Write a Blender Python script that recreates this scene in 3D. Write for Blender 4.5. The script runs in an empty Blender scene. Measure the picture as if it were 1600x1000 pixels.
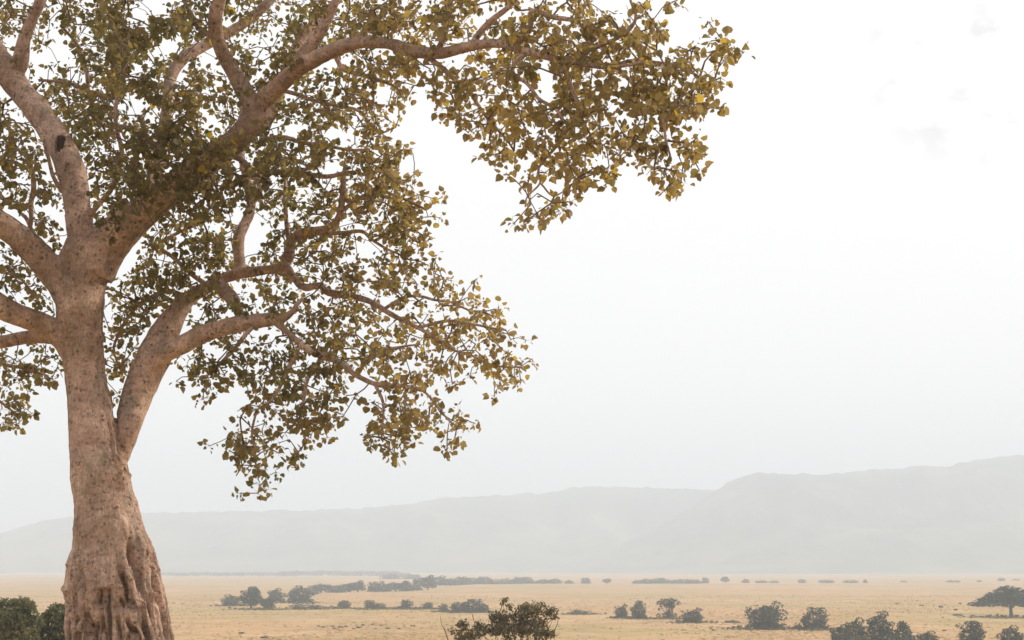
import bpy, math, random
import numpy as np
from mathutils import Vector, noise as mnoise

R = math.radians
rng = np.random.default_rng(7)
random.seed(7)
sc = bpy.context.scene
COL = sc.collection

# ------------------------------------------------------------------ camera
F = 2198.0                                   # focal length in photo pixels (1600 wide)
PITCH = math.atan((885 - 500) / F)
CAM = Vector((0, 0, 16.0))
cam_d = bpy.data.cameras.new("camera")
cam_d.sensor_width = 36.0
cam_d.lens = 36.0 * F / 1600.0
cam_d.clip_start = 0.5
cam_d.clip_end = 30000
cam = bpy.data.objects.new("camera", cam_d)
cam.location = CAM
cam.rotation_euler = (math.pi / 2 + PITCH, 0, 0)
COL.objects.link(cam)
sc.camera = cam

# ------------------------------------------------------------------ world, sun, exposure
SUN_EL, SUN_AZ = 32.0, 62.0                  # azimuth: degrees to the right of the view direction (+Y)
w = bpy.data.worlds.new("World")
sc.world = w
w.use_nodes = True
nt = w.node_tree
for n in list(nt.nodes):
    nt.nodes.remove(n)
def wn(t, **kw):
    n = nt.nodes.new(t)
    for k, v in kw.items():
        setattr(n, k, v)
    return n
w_out = wn('ShaderNodeOutputWorld')
w_bg = wn('ShaderNodeBackground')
w_sky = wn('ShaderNodeTexSky', sky_type='NISHITA', sun_disc=False)
w_sky.sun_elevation = R(SUN_EL)
w_sky.sun_rotation = R(SUN_AZ)
w_sky.dust_density = 5.0
w_mix = wn('ShaderNodeMix', data_type='RGBA')
w_mix.inputs[0].default_value = 0.86         # bright high overcast veils the blue
w_mix.inputs[7].default_value = (11.9, 11.6, 11.4, 1)
nt.links.new(w_sky.outputs[0], w_mix.inputs[6])
# small thin grey cloud scraps high on the right
w_tc = wn('ShaderNodeTexCoord')
w_ns = wn('ShaderNodeTexNoise'); w_ns.inputs['Scale'].default_value = 34; w_ns.inputs['Detail'].default_value = 3
w_mp = wn('ShaderNodeMapping'); w_mp.inputs['Scale'].default_value = (1, 1, 1.5)
w_rp = wn('ShaderNodeMapRange'); w_rp.inputs[1].default_value = .54; w_rp.inputs[2].default_value = .66
w_rp.inputs[3].default_value = 0.0; w_rp.inputs[4].default_value = .33
w_cl = wn('ShaderNodeMix', data_type='RGBA', blend_type='MIX')
w_cl.inputs[7].default_value = (5.2, 5.0, 4.9, 1)
nt.links.new(w_tc.outputs['Generated'], w_mp.inputs[0])
nt.links.new(w_mp.outputs[0], w_ns.inputs['Vector'])
nt.links.new(w_ns.outputs['Fac'], w_rp.inputs[0])
w_dot = wn('ShaderNodeVectorMath', operation='DOT_PRODUCT')
_u, _v = (1530 - 800) / F, (500 - 85) / F
_cd = Vector((_u, math.cos(PITCH) - _v * math.sin(PITCH), math.sin(PITCH) + _v * math.cos(PITCH))).normalized()
w_dot.inputs[1].default_value = _cd
w_far = wn('ShaderNodeMapRange'); w_far.inputs[1].default_value = .9965; w_far.inputs[2].default_value = .9985
w_mul = wn('ShaderNodeMath', operation='MULTIPLY')
nt.links.new(w_tc.outputs['Generated'], w_dot.inputs[0])
nt.links.new(w_dot.outputs['Value'], w_far.inputs[0])
nt.links.new(w_far.outputs[0], w_mul.inputs[0]); nt.links.new(w_rp.outputs[0], w_mul.inputs[1])
nt.links.new(w_mul.outputs[0], w_cl.inputs[0])
nt.links.new(w_mix.outputs[2], w_cl.inputs[6])
nt.links.new(w_cl.outputs[2], w_bg.inputs[0])
w_bg.inputs[1].default_value = 0.10
nt.links.new(w_bg.outputs[0], w_out.inputs[0])

sun_d = bpy.data.lights.new("sun", 'SUN')
sun_d.energy = 3.6
sun_d.angle = R(2.5)
sun_d.color = (1.0, 0.90, 0.76)
sun = bpy.data.objects.new("sun", sun_d)
sd = Vector((math.sin(R(SUN_AZ)) * math.cos(R(SUN_EL)), math.cos(R(SUN_AZ)) * math.cos(R(SUN_EL)), math.sin(R(SUN_EL))))
sun.rotation_euler = sd.to_track_quat('Z', 'Y').to_euler()
sun.location = (60, 0, 60)
COL.objects.link(sun)

sc.view_settings.view_transform = 'Standard'
sc.view_settings.look = 'None'
sc.view_settings.exposure = 0.10
sc.view_settings.gamma = 1.0
sc.render.engine = 'CYCLES'
sc.cycles.max_bounces = 6
sc.cycles.diffuse_bounces = 3
sc.cycles.transmission_bounces = 4
sc.cycles.volume_bounces = 3
sc.cycles.use_denoising = True

# ------------------------------------------------------------------ helpers
def ray(px, py):
    u = (px - 800) / F
    v = (500 - py) / F
    return np.array([u, math.cos(PITCH) - v * math.sin(PITCH), math.sin(PITCH) + v * math.cos(PITCH)])
def at(px, py, Y):
    """point of the place seen at photo pixel (px, py), Y metres in front of the viewpoint"""
    d = ray(px, py)
    return np.array(CAM) + d * (Y / d[1])
def mpp(px, py, Y):
    return (Y / ray(px, py)[1]) / F          # metres per photo pixel there

def tag(o, label=None, cat=None, group=None, kind=None):
    if label: o['label'] = label
    if cat: o['category'] = cat
    if group: o['group'] = group
    if kind: o['kind'] = kind
    return o
def mesh_obj(name, verts, faces, mat, parent=None, tint=None, smooth=True):
    me = bpy.data.meshes.new(name)
    verts = np.asarray(verts, dtype=np.float32)
    if isinstance(faces, np.ndarray):
        k = faces.shape[1]
        me.vertices.add(len(verts)); me.vertices.foreach_set('co', verts.ravel())
        me.loops.add(faces.size); me.loops.foreach_set('vertex_index', faces.astype(np.int32).ravel())
        me.polygons.add(len(faces))
        me.polygons.foreach_set('loop_start', np.arange(0, faces.size, k, dtype=np.int32))
        me.update(calc_edges=True)
    else:
        me.from_pydata(verts.tolist(), [], faces)
        me.update()
    if smooth:
        me.polygons.foreach_set('use_smooth', np.ones(len(me.polygons), dtype=bool))
    if tint is not None:
        a = me.attributes.new('tint', 'FLOAT', 'POINT')
        a.data.foreach_set('value', np.asarray(tint, dtype=np.float32))
    if mat: me.materials.append(mat)
    o = bpy.data.objects.new(name, me)
    COL.objects.link(o)
    if parent: o.parent = parent
    return o
def empty(name, loc):
    o = bpy.data.objects.new(name, None)
    o.empty_display_size = .5
    o.location = loc
    COL.objects.link(o)
    return o

def catmull(P, sub):
    P = np.asarray(P, float)
    if len(P) < 3: 
        t = np.linspace(0, 1, sub + 1)[:, None]
        return P[0] * (1 - t) + P[-1] * t
    Q = np.vstack([2 * P[0] - P[1], P, 2 * P[-1] - P[-2]])
    out = []
    for i in range(1, len(Q) - 2):
        a, b, c, d = Q[i - 1], Q[i], Q[i + 1], Q[i + 2]
        for t in np.arange(sub) / sub:
            out.append(.5 * (2 * b + (c - a) * t + (2 * a - 5 * b + 4 * c - d) * t * t + (3 * b - a - 3 * c + d) * t ** 3))
    out.append(P[-1])
    return np.array(out)
def tube(P, rad, n=8):
    P = np.asarray(P, float); rad = np.asarray(rad, float)
    T = np.gradient(P, axis=0)
    T /= np.linalg.norm(T, axis=1)[:, None] + 1e-9
    ref = np.array([0, 1, 0.]) if abs(T[0][1]) < .9 else np.array([1., 0, 0])
    V = []; Fc = []
    nrm = np.cross(T[0], ref); nrm /= np.linalg.norm(nrm)
    ang = np.arange(n) * 2 * math.pi / n
    for i in range(len(P)):
        nrm = nrm - T[i] * nrm.dot(T[i]); nrm /= np.linalg.norm(nrm) + 1e-9
        b = np.cross(T[i], nrm)
        V.append(P[i] + rad[i] * (np.cos(ang)[:, None] * nrm + np.sin(ang)[:, None] * b))
    V = np.vstack(V)
    for i in range(len(P) - 1):
        for j in range(n):
            k = (j + 1) % n
            Fc.append((i * n + j, i * n + k, (i + 1) * n + k, (i + 1) * n + j))
    Fc.append(tuple(range(n - 1, -1, -1)))
    m = (len(P) - 1) * n
    Fc.append(tuple(range(m, m + n)))
    return V, Fc
class MB:
    def __init__(s): s.V = []; s.F = []; s.n = 0
    def add(s, V, Fc):
        s.V.append(np.asarray(V)); s.F += [tuple(i + s.n for i in f) for f in Fc]; s.n += len(V)
    def tube(s, P, r, n=8): s.add(*tube(P, r, n))
    def build(s, name, mat, parent=None): return mesh_obj(name, np.vstack(s.V), s.F, mat, parent)

def rand_dirs(n, g=rng):
    d = g.normal(size=(n, 3)); return d / np.linalg.norm(d, axis=1)[:, None]

# ------------------------------------------------------------------ materials
def new_mat(name):
    m = bpy.data.materials.new(name); m.use_nodes = True
    t = m.node_tree
    for n in list(t.nodes): t.nodes.remove(n)
    return m, t
def N(t, typ, ins=None, **kw):
    n = t.nodes.new(typ)
    for k, v in kw.items(): setattr(n, k, v)
    for k, v in (ins or {}).items(): n.inputs[k].default_value = v
    return n
def ramp(t, stops):
    r = t.nodes.new('ShaderNodeValToRGB')
    el = r.color_ramp.elements
    while len(el) < len(stops): el.new(.5)
    for e, (p, c) in zip(el, stops):
        e.position = p; e.color = (*c, 1)
    return r
def mixc(t, a, b, fac, mode='MIX'):
    m = t.nodes.new('ShaderNodeMix'); m.data_type = 'RGBA'; m.blend_type = mode
    for sock, v in ((m.inputs[0], fac), (m.inputs[6], a), (m.inputs[7], b)):
        if hasattr(v, 'is_linked') or hasattr(v, 'links'): t.links.new(v, sock)
        elif isinstance(v, (tuple, list)): sock.default_value = (*v, 1)
        else: sock.default_value = v
    return m.outputs[2]

def leaf_mat(name, stops, transl=.35, tstops=None, rough=.5):
    m, t = new_mat(name)
    out = N(t, 'ShaderNodeOutputMaterial')
    at_ = N(t, 'ShaderNodeAttribute', attribute_name='tint')
    r = ramp(t, stops)
    t.links.new(at_.outputs['Fac'], r.inputs[0])
    b = N(t, 'ShaderNodeBsdfPrincipled', {'Roughness': rough, 'Specular IOR Level': .3})
    t.links.new(r.outputs[0], b.inputs['Base Color'])
    tr = N(t, 'ShaderNodeBsdfTranslucent')
    if tstops:
        r2 = ramp(t, tstops); t.links.new(at_.outputs['Fac'], r2.inputs[0])
        t.links.new(r2.outputs[0], tr.inputs[0])
    else: t.links.new(r.outputs[0], tr.inputs[0])
    mx = N(t, 'ShaderNodeMixShader', {0: transl})
    t.links.new(b.outputs[0], mx.inputs[1]); t.links.new(tr.outputs[0], mx.inputs[2])
    t.links.new(mx.outputs[0], out.inputs[0])
    return m

FIG_LEAF = leaf_mat('fig_leaf', [(0, (.085, .083, .036)), (.35, (.145, .120, .052)), (.65, (.215, .155, .08)), (.88, (.27, .20, .07)), (.97, (.40, .27, .04)), (1, (.48, .32, .04))],
                    .52, [(0, (.24, .21, .055)), (.35, (.38, .28, .075)), (.65, (.47, .32, .115)), (.88, (.57, .42, .09)), (.97, (.74, .5, .05)), (1, (.8, .54, .05))])
PLAIN_LEAF = leaf_mat('savanna_leaf', [(0, (.050, .062, .040)), (.5, (.085, .094, .054)), (1, (.14, .14, .075))], .3)
SHRUB_LEAF = leaf_mat('shrub_leaf', [(0, (.11, .088, .05)), (.5, (.18, .145, .075)), (1, (.27, .225, .11))], .45)
BUSH_LEAF = leaf_mat('bush_leaf', [(0, (.10, .11, .05)), (.5, (.20, .19, .085)), (1, (.38, .31, .10))], .5)

def bark_mat(name, fine=1.0):
    m, t = new_mat(name)
    out = N(t, 'ShaderNodeOutputMaterial')
    b = N(t, 'ShaderNodeBsdfPrincipled', {'Roughness': .85, 'Specular IOR Level': .2})
    tc = N(t, 'ShaderNodeTexCoord')
    n1 = N(t, 'ShaderNodeTexNoise', {'Scale': 1.6, 'Detail': 6, 'Roughness': .6})
    t.links.new(tc.outputs['Object'], n1.inputs['Vector'])
    c1 = ramp(t, [(.32, (.34, .225, .17)), (.5, (.53, .362, .29)), (.68, (.68, .495, .405))])
    t.links.new(n1.outputs['Fac'], c1.inputs[0])
    # grey-green lichen-like patches
    n2 = N(t, 'ShaderNodeTexNoise', {'Scale': 3.2, 'Detail': 5, 'Roughness': .65})
    mp2 = N(t, 'ShaderNodeMapping', {'Scale': (1, 1, .45), 'Location': (3, 1, 7)})
    t.links.new(tc.outputs['Object'], mp2.inputs[0]); t.links.new(mp2.outputs[0], n2.inputs['Vector'])
    r2 = N(t, 'ShaderNodeMapRange', {1: .50, 2: .66, 3: 0, 4: .75})
    t.links.new(n2.outputs['Fac'], r2.inputs[0])
    col = mixc(t, c1.outputs[0], (.27, .235, .185), r2.outputs[0])
    n6 = N(t, 'ShaderNodeTexNoise', {'Scale': .8, 'Detail': 7, 'Roughness': .7})
    mp6 = N(t, 'ShaderNodeMapping', {'Scale': (1.5, 1.5, .8), 'Location': (13, 4, 2)})
    t.links.new(tc.outputs['Object'], mp6.inputs[0]); t.links.new(mp6.outputs[0], n6.inputs['Vector'])
    r6 = N(t, 'ShaderNodeMapRange', {1: .48, 2: .64, 3: 0, 4: .8}); t.links.new(n6.outputs['Fac'], r6.inputs[0])
    col = mixc(t, col, (.30, .20, .135), r6.outputs[0])
    # wrinkles that run round the stem
    n7 = N(t, 'ShaderNodeTexNoise', {'Scale': 1.0, 'Detail': 5, 'Roughness': .7})
    mp7 = N(t, 'ShaderNodeMapping', {'Scale': (3.2, 3.2, 12)})
    t.links.new(tc.outputs['Object'], mp7.inputs[0]); t.links.new(mp7.outputs[0], n7.inputs['Vector'])
    w7 = ramp(t, [(.32, (.76, .74, .72)), (.5, (1, 1, 1)), (.7, (1.10, 1.09, 1.08))]); t.links.new(n7.outputs['Fac'], w7.inputs[0])
    col = mixc(t, col, w7.outputs[0], 1.0, 'MULTIPLY')
    # the old foot of the trunk is fissured lengthwise
    n8 = N(t, 'ShaderNodeTexNoise', {'Scale': 1.0, 'Detail': 4, 'Roughness': .6, 'Distortion': .4})
    n8.noise_type = 'RIDGED_MULTIFRACTAL'; n8.normalize = True
    mp8 = N(t, 'ShaderNodeMapping', {'Scale': (5, 5, 1.1)})
    t.links.new(tc.outputs['Object'], mp8.inputs[0]); t.links.new(mp8.outputs[0], n8.inputs['Vector'])
    r8 = N(t, 'ShaderNodeMapRange', {1: .50, 2: .80, 3: 0, 4: 1}); t.links.new(n8.outputs['Fac'], r8.inputs[0])
    sz = N(t, 'ShaderNodeSeparateXYZ'); t.links.new(tc.outputs['Object'], sz.inputs[0])
    mz = N(t, 'ShaderNodeMapRange', {1: 2.9, 2: 1.5, 3: 0, 4: 1}); t.links.new(sz.outputs['Z'], mz.inputs[0])
    cr = N(t, 'ShaderNodeMath', operation='MULTIPLY'); t.links.new(r8.outputs[0], cr.inputs[0]); t.links.new(mz.outputs[0], cr.inputs[1])
    cr2 = N(t, 'ShaderNodeMath', operation='MULTIPLY'); t.links.new(cr.outputs[0], cr2.inputs[0]); cr2.inputs[1].default_value = .8
    col = mixc(t, col, (.17, .115, .08), cr2.outputs[0])
    # short dark flecks lying across the bark
    mp3 = N(t, 'ShaderNodeMapping', {'Scale': (12, 12, 13)})
    t.links.new(tc.outputs['Object'], mp3.inputs[0])
    dn = N(t, 'ShaderNodeTexNoise', {'Scale': 1.3, 'Detail': 2})
    t.links.new(mp3.outputs[0], dn.inputs['Vector'])
    ad = N(t, 'ShaderNodeVectorMath', operation='MULTIPLY_ADD'); ad.inputs[1].default_value = (1.3, 1.3, 1.3)
    t.links.new(dn.outputs['Color'], ad.inputs[0]); t.links.new(mp3.outputs[0], ad.inputs[2])
    vo = N(t, 'ShaderNodeTexVoronoi', {'Scale': 1.0, 'Randomness': 1})
    t.links.new(ad.outputs[0], vo.inputs['Vector'])
    r3 = N(t, 'ShaderNodeMapRange', {1: .10, 2: .48, 3: 1, 4: 0})
    t.links.new(vo.outputs['Distance'], r3.inputs[0])
    sel = N(t, 'ShaderNodeSeparateColor'); t.links.new(vo.outputs['Color'], sel.inputs[0])
    r4 = N(t, 'ShaderNodeMapRange', {1: .50, 2: .75, 3: 0, 4: 1}); t.links.new(sel.outputs[0], r4.inputs[0])
    fl = N(t, 'ShaderNodeMath', operation='MULTIPLY'); t.links.new(r3.outputs[0], fl.inputs[0]); t.links.new(r4.outputs[0], fl.inputs[1])
    fl2 = N(t, 'ShaderNodeMath', operation='MULTIPLY'); t.links.new(fl.outputs[0], fl2.inputs[0]); fl2.inputs[1].default_value = .95
    col = mixc(t, col, (.15, .10, .07), fl2.outputs[0])
    # fine grain
    n4 = N(t, 'ShaderNodeTexNoise', {'Scale': 26, 'Detail': 4, 'Roughness': .7})
    mp4 = N(t, 'ShaderNodeMapping', {'Scale': (1, 1, .55)})
    t.links.new(tc.outputs['Object'], mp4.inputs[0]); t.links.new(mp4.outputs[0], n4.inputs['Vector'])
    g = ramp(t, [(.3, (.60, .58, .56)), (.66, (1.18, 1.16, 1.13))]); t.links.new(n4.outputs['Fac'], g.inputs[0])
    col = mixc(t, col, g.outputs[0], 1.0, 'MULTIPLY')
    t.links.new(col, b.inputs['Base Color'])
    sub = N(t, 'ShaderNodeMath', operation='MULTIPLY_ADD'); t.links.new(fl.outputs[0], sub.inputs[0]); sub.inputs[1].default_value = -.8
    ad7 = N(t, 'ShaderNodeMath', operation='ADD'); t.links.new(n4.outputs['Fac'], ad7.inputs[0]); t.links.new(n7.outputs['Fac'], ad7.inputs[1])
    cr3 = N(t, 'ShaderNodeMath', operation='MULTIPLY_ADD'); t.links.new(cr.outputs[0], cr3.inputs[0]); cr3.inputs[1].default_value = -2.2
    t.links.new(ad7.outputs[0], cr3.inputs[2]); t.links.new(cr3.outputs[0], sub.inputs[2])
    bp = N(t, 'ShaderNodeBump', {'Strength': .8, 'Distance': .035})
    t.links.new(sub.outputs[0], bp.inputs['Height']); t.links.new(bp.outputs[0], b.inputs['Normal'])
    t.links.new(b.outputs[0], out.inputs[0])
    return m
BARK = bark_mat('fig_bark')

def plain_mat(name, c0, c1, scale=4, rough=.9):
    m, t = new_mat(name)
    out = N(t, 'ShaderNodeOutputMaterial')
    b = N(t, 'ShaderNodeBsdfPrincipled', {'Roughness': rough, 'Specular IOR Level': .2})
    tc = N(t, 'ShaderNodeTexCoord')
    n1 = N(t, 'ShaderNodeTexNoise', {'Scale': scale, 'Detail': 6, 'Roughness': .65})
    t.links.new(tc.outputs['Object'], n1.inputs['Vector'])
    r = ramp(t, [(.3, c0), (.7, c1)]); t.links.new(n1.outputs['Fac'], r.inputs[0])
    t.links.new(r.outputs[0], b.inputs['Base Color']); t.links.new(b.outputs[0], out.inputs[0])
    return m
TWIG = plain_mat('twig_bark', (.13, .09, .062), (.22, .155, .11), 9)
WOOD = plain_mat('savanna_bark', (.10, .08, .06), (.17, .13, .10), 3)
HOLLOW = plain_mat('hollow_wood', (.035, .024, .017), (.08, .055, .04), 14)
SCAR = plain_mat('scar_wood', (.19, .135, .075), (.30, .22, .13), 10)

def ground_mat():
    m, t = new_mat('dry_grass')
    out = N(t, 'ShaderNodeOutputMaterial')
    b = N(t, 'ShaderNodeBsdfPrincipled', {'Roughness': .95, 'Specular IOR Level': .1})
    g = N(t, 'ShaderNodeNewGeometry')
    def ns(scale, detail, rough=.6, off=0, sy=1.0):
        mp = N(t, 'ShaderNodeMapping', {'Scale': (1, sy, 1), 'Location': (off, off * 1.7, 0)})
        n = N(t, 'ShaderNodeTexNoise', {'Scale': scale, 'Detail': detail, 'Roughness': rough})
        t.links.new(g.outputs['Position'], mp.inputs[0]); t.links.new(mp.outputs[0], n.inputs['Vector'])
        return n.outputs['Fac']
    def mr(s, a, b_, lo=0, hi=1):
        r = N(t, 'ShaderNodeMapRange', {1: a, 2: b_, 3: lo, 4: hi}); t.links.new(s, r.inputs[0]); return r.outputs[0]
    col = mixc(t, (.47, .285, .13), (.52, .33, .185), mr(ns(.004, 4), .40, .60))
    col = mixc(t, col, (.40, .288, .118), mr(ns(.0065, 5, .6, 40), .45, .57, 0, 1))
    col = mixc(t, col, (.31, .215, .11), mr(ns(.022, 6, .7, 90), .50, .66, 0, .75))
    col = mixc(t, col, (.56, .40, .235), mr(ns(.035, 5, .7, 190), .52, .66, 0, .7))
    col = mixc(t, col, (.20, .16, .075), mr(ns(.16, 4, .7, 290), .64, .74, 0, .65))
    gm = ramp(t, [(.34, (.80, .80, .78)), (.5, (1, 1, 1)), (.68, (1.13, 1.11, 1.06))]); t.links.new(ns(.11, 6, .75, 71), gm.inputs[0])
    col = mixc(t, col, gm.outputs[0], 1.0, 'MULTIPLY')
    gr = ramp(t, [(.3, (.80, .79, .77)), (.7, (1.14, 1.13, 1.1))]); t.links.new(ns(.9, 5, .75, 11), gr.inputs[0])
    col = mixc(t, col, gr.outputs[0], 1.0, 'MULTIPLY')
    t.links.new(col, b.inputs['Base Color'])
    bp = N(t, 'ShaderNodeBump', {'Strength': .35, 'Distance': .25}); t.links.new(ns(1.3, 5, .7, 5), bp.inputs['Height'])
    t.links.new(bp.outputs[0], b.inputs['Normal'])
    t.links.new(b.outputs[0], out.inputs[0])
    return m
GROUND = ground_mat()

def hill_mat():
    m, t = new_mat('hill_scrub')
    out = N(t, 'ShaderNodeOutputMaterial')
    b = N(t, 'ShaderNodeBsdfPrincipled', {'Roughness': .95, 'Specular IOR Level': .1})
    g = N(t, 'ShaderNodeNewGeometry')
    n1 = N(t, 'ShaderNodeTexNoise', {'Scale': .006, 'Detail': 8, 'Roughness': .65}); t.links.new(g.outputs['Position'], n1.inputs['Vector'])
    r = ramp(t, [(.38, (.03, .045, .03)), (.5, (.10, .11, .06)), (.66, (.21, .185, .11))]); t.links.new(n1.outputs['Fac'], r.inputs[0])
    t.links.new(r.outputs[0], b.inputs['Base Color']); t.links.new(b.outputs[0], out.inputs[0])
    return m
HILL = hill_mat()

# ------------------------------------------------------------------ ground and hills
GP = [(-6000, 15.2), (-60, 15.0), (0, 14.3), (27, 13.75), (45, 12.6), (60, 11.3), (100, 8.2), (160, 4.3), (210, 2.0), (260, .6), (310, 0), (20000, 0)]
GPX = np.array([p[0] for p in GP], float); GPZ = np.array([p[1] for p in GP], float)
def ground_z(x, y):
    x = np.asarray(x, float); y = np.asarray(y, float)
    z = np.interp(y, GPX, GPZ)
    hillside = np.clip(z / 4, 0, 1)
    z = z + hillside * (.25 * np.sin(x * .05 + 1) * np.sin(y * .04) - .15)
    return z
ys = np.unique(np.concatenate([np.linspace(-3000, -60, 12), np.linspace(-60, 320, 96), np.geomspace(320, 7600, 60)]))
xs = np.unique(np.concatenate([-np.geomspace(40, 7600, 34), np.linspace(-40, 40, 41), np.geomspace(40, 7600, 34)]))
gx, gy = np.meshgrid(xs, ys)
gz = ground_z(gx, gy)
nx, ny = len(xs), len(ys)
idx = np.arange(nx * ny).reshape(ny, nx)
gf = np.stack([idx[:-1, :-1], idx[:-1, 1:], idx[1:, 1:], idx[1:, :-1]], -1).reshape(-1, 4)
o = mesh_obj('ground', np.stack([gx, gy, gz], -1).reshape(-1, 3), gf, GROUND)
tag(o, 'dry golden grass plain reaching to the hazy hills', 'ground', kind='structure')

def make_hill(name, prof, Yc, depth_front, depth_back, label, x0, x1, seed, bump=3.2, foot_y=None):
    """ridge whose crest runs along prof (photo pixels) at distance Yc, with slopes, gullies and tree-roughened crest"""
    px = np.arange(x0, x1 + 1, 3.0)
    pp = np.array(prof, float)
    py = np.interp(px, pp[:, 0], pp[:, 1])
    k = np.ones(5) / 5
    py = np.convolve(np.pad(py, 2, 'edge'), k, 'valid')
    crest = np.array([at(a, b, Yc) for a, b in zip(px, py)])
    m = mpp(800, 800, Yc)
    H = np.maximum(crest[:, 2], 1.5)
    rows = []
    ts = np.concatenate([np.linspace(0, 1, 46), 1 + np.linspace(.03, 1, 12)])
    for t in ts:
        row = []
        for i in range(len(px)):
            X = crest[i, 0]; h = H[i]
            if t <= 1:
                Y = Yc - depth_front * (1 - t)
                s = t * t * (3 - 2 * t) * .55 + .45 * t ** 1.3
                nv = mnoise.fractal(Vector((X * .0022 + seed, Y * .0011, seed)), .9, 2.1, 6)
                g = 1 + nv * .55 * math.sin(math.pi * min(1, t * 1.02)) 
                z = h * s * g
                if t > .86:
                    z += bump * m * (t - .86) / .14 * (mnoise.noise(Vector((X * .03, Y * .03, seed))) + .6 * mnoise.noise(Vector((X * .08, Y * .05, 3 + seed))))
            else:
                Y = Yc + depth_back * (t - 1)
                z = h * (1 - (t - 1)) ** 1.0
            row.append((X * (Y / Yc) ** .3, Y, z - 3))
        rows.append(row)
    V = np.array(rows).reshape(-1, 3)
    ny_, nx_ = len(ts), len(px)
    ii = np.arange(nx_ * ny_).reshape(ny_, nx_)
    fc = np.stack([ii[:-1, :-1], ii[:-1, 1:], ii[1:, 1:], ii[1:, :-1]], -1).reshape(-1, 4)
    o = mesh_obj(name, V, fc, HILL)
    tag(o, label, 'hill', kind='structure')
    return o
make_hill('escarpment', [(-700, 880), (-300, 862), (-60, 846), (0, 833), (40, 820), (80, 810), (110, 806), (230, 800), (400, 797), (560, 794), (600, 789), (660, 783), (680, 777), (760, 773), (860, 768), (890, 761), (920, 759), (1000, 760), (1080, 762), (1110, 764), (1200, 775), (1500, 790), (2200, 800)],
          4400, 850, 800, 'long pale hazy escarpment behind the plain', -900, 2200, 3.3)
make_hill('mountain', [(700, 893), (860, 884), (950, 860), (1020, 826), (1080, 790), (1115, 766), (1140, 752), (1170, 740), (1195, 736), (1230, 739), (1300, 740), (1380, 732), (1430, 727), (1480, 727), (1500, 720), (1560, 712), (1590, 709), (1640, 714), (1800, 725), (2300, 740)],
          3850, 650, 700, 'higher hazy mountain at the right end of the escarpment', 650, 2300, 9.1)
make_hill('foothill', [(900, 894), (1060, 880), (1137, 857), (1190, 840), (1235, 829), (1320, 822), (1420, 824), (1500, 815), (1620, 812), (2000, 830), (2300, 850)],
          3500, 450, 500, 'low hazy foothill in front of the mountain', 850, 2300, 15.7)

# ------------------------------------------------------------------ the fig tree
YT = 27.0
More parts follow.
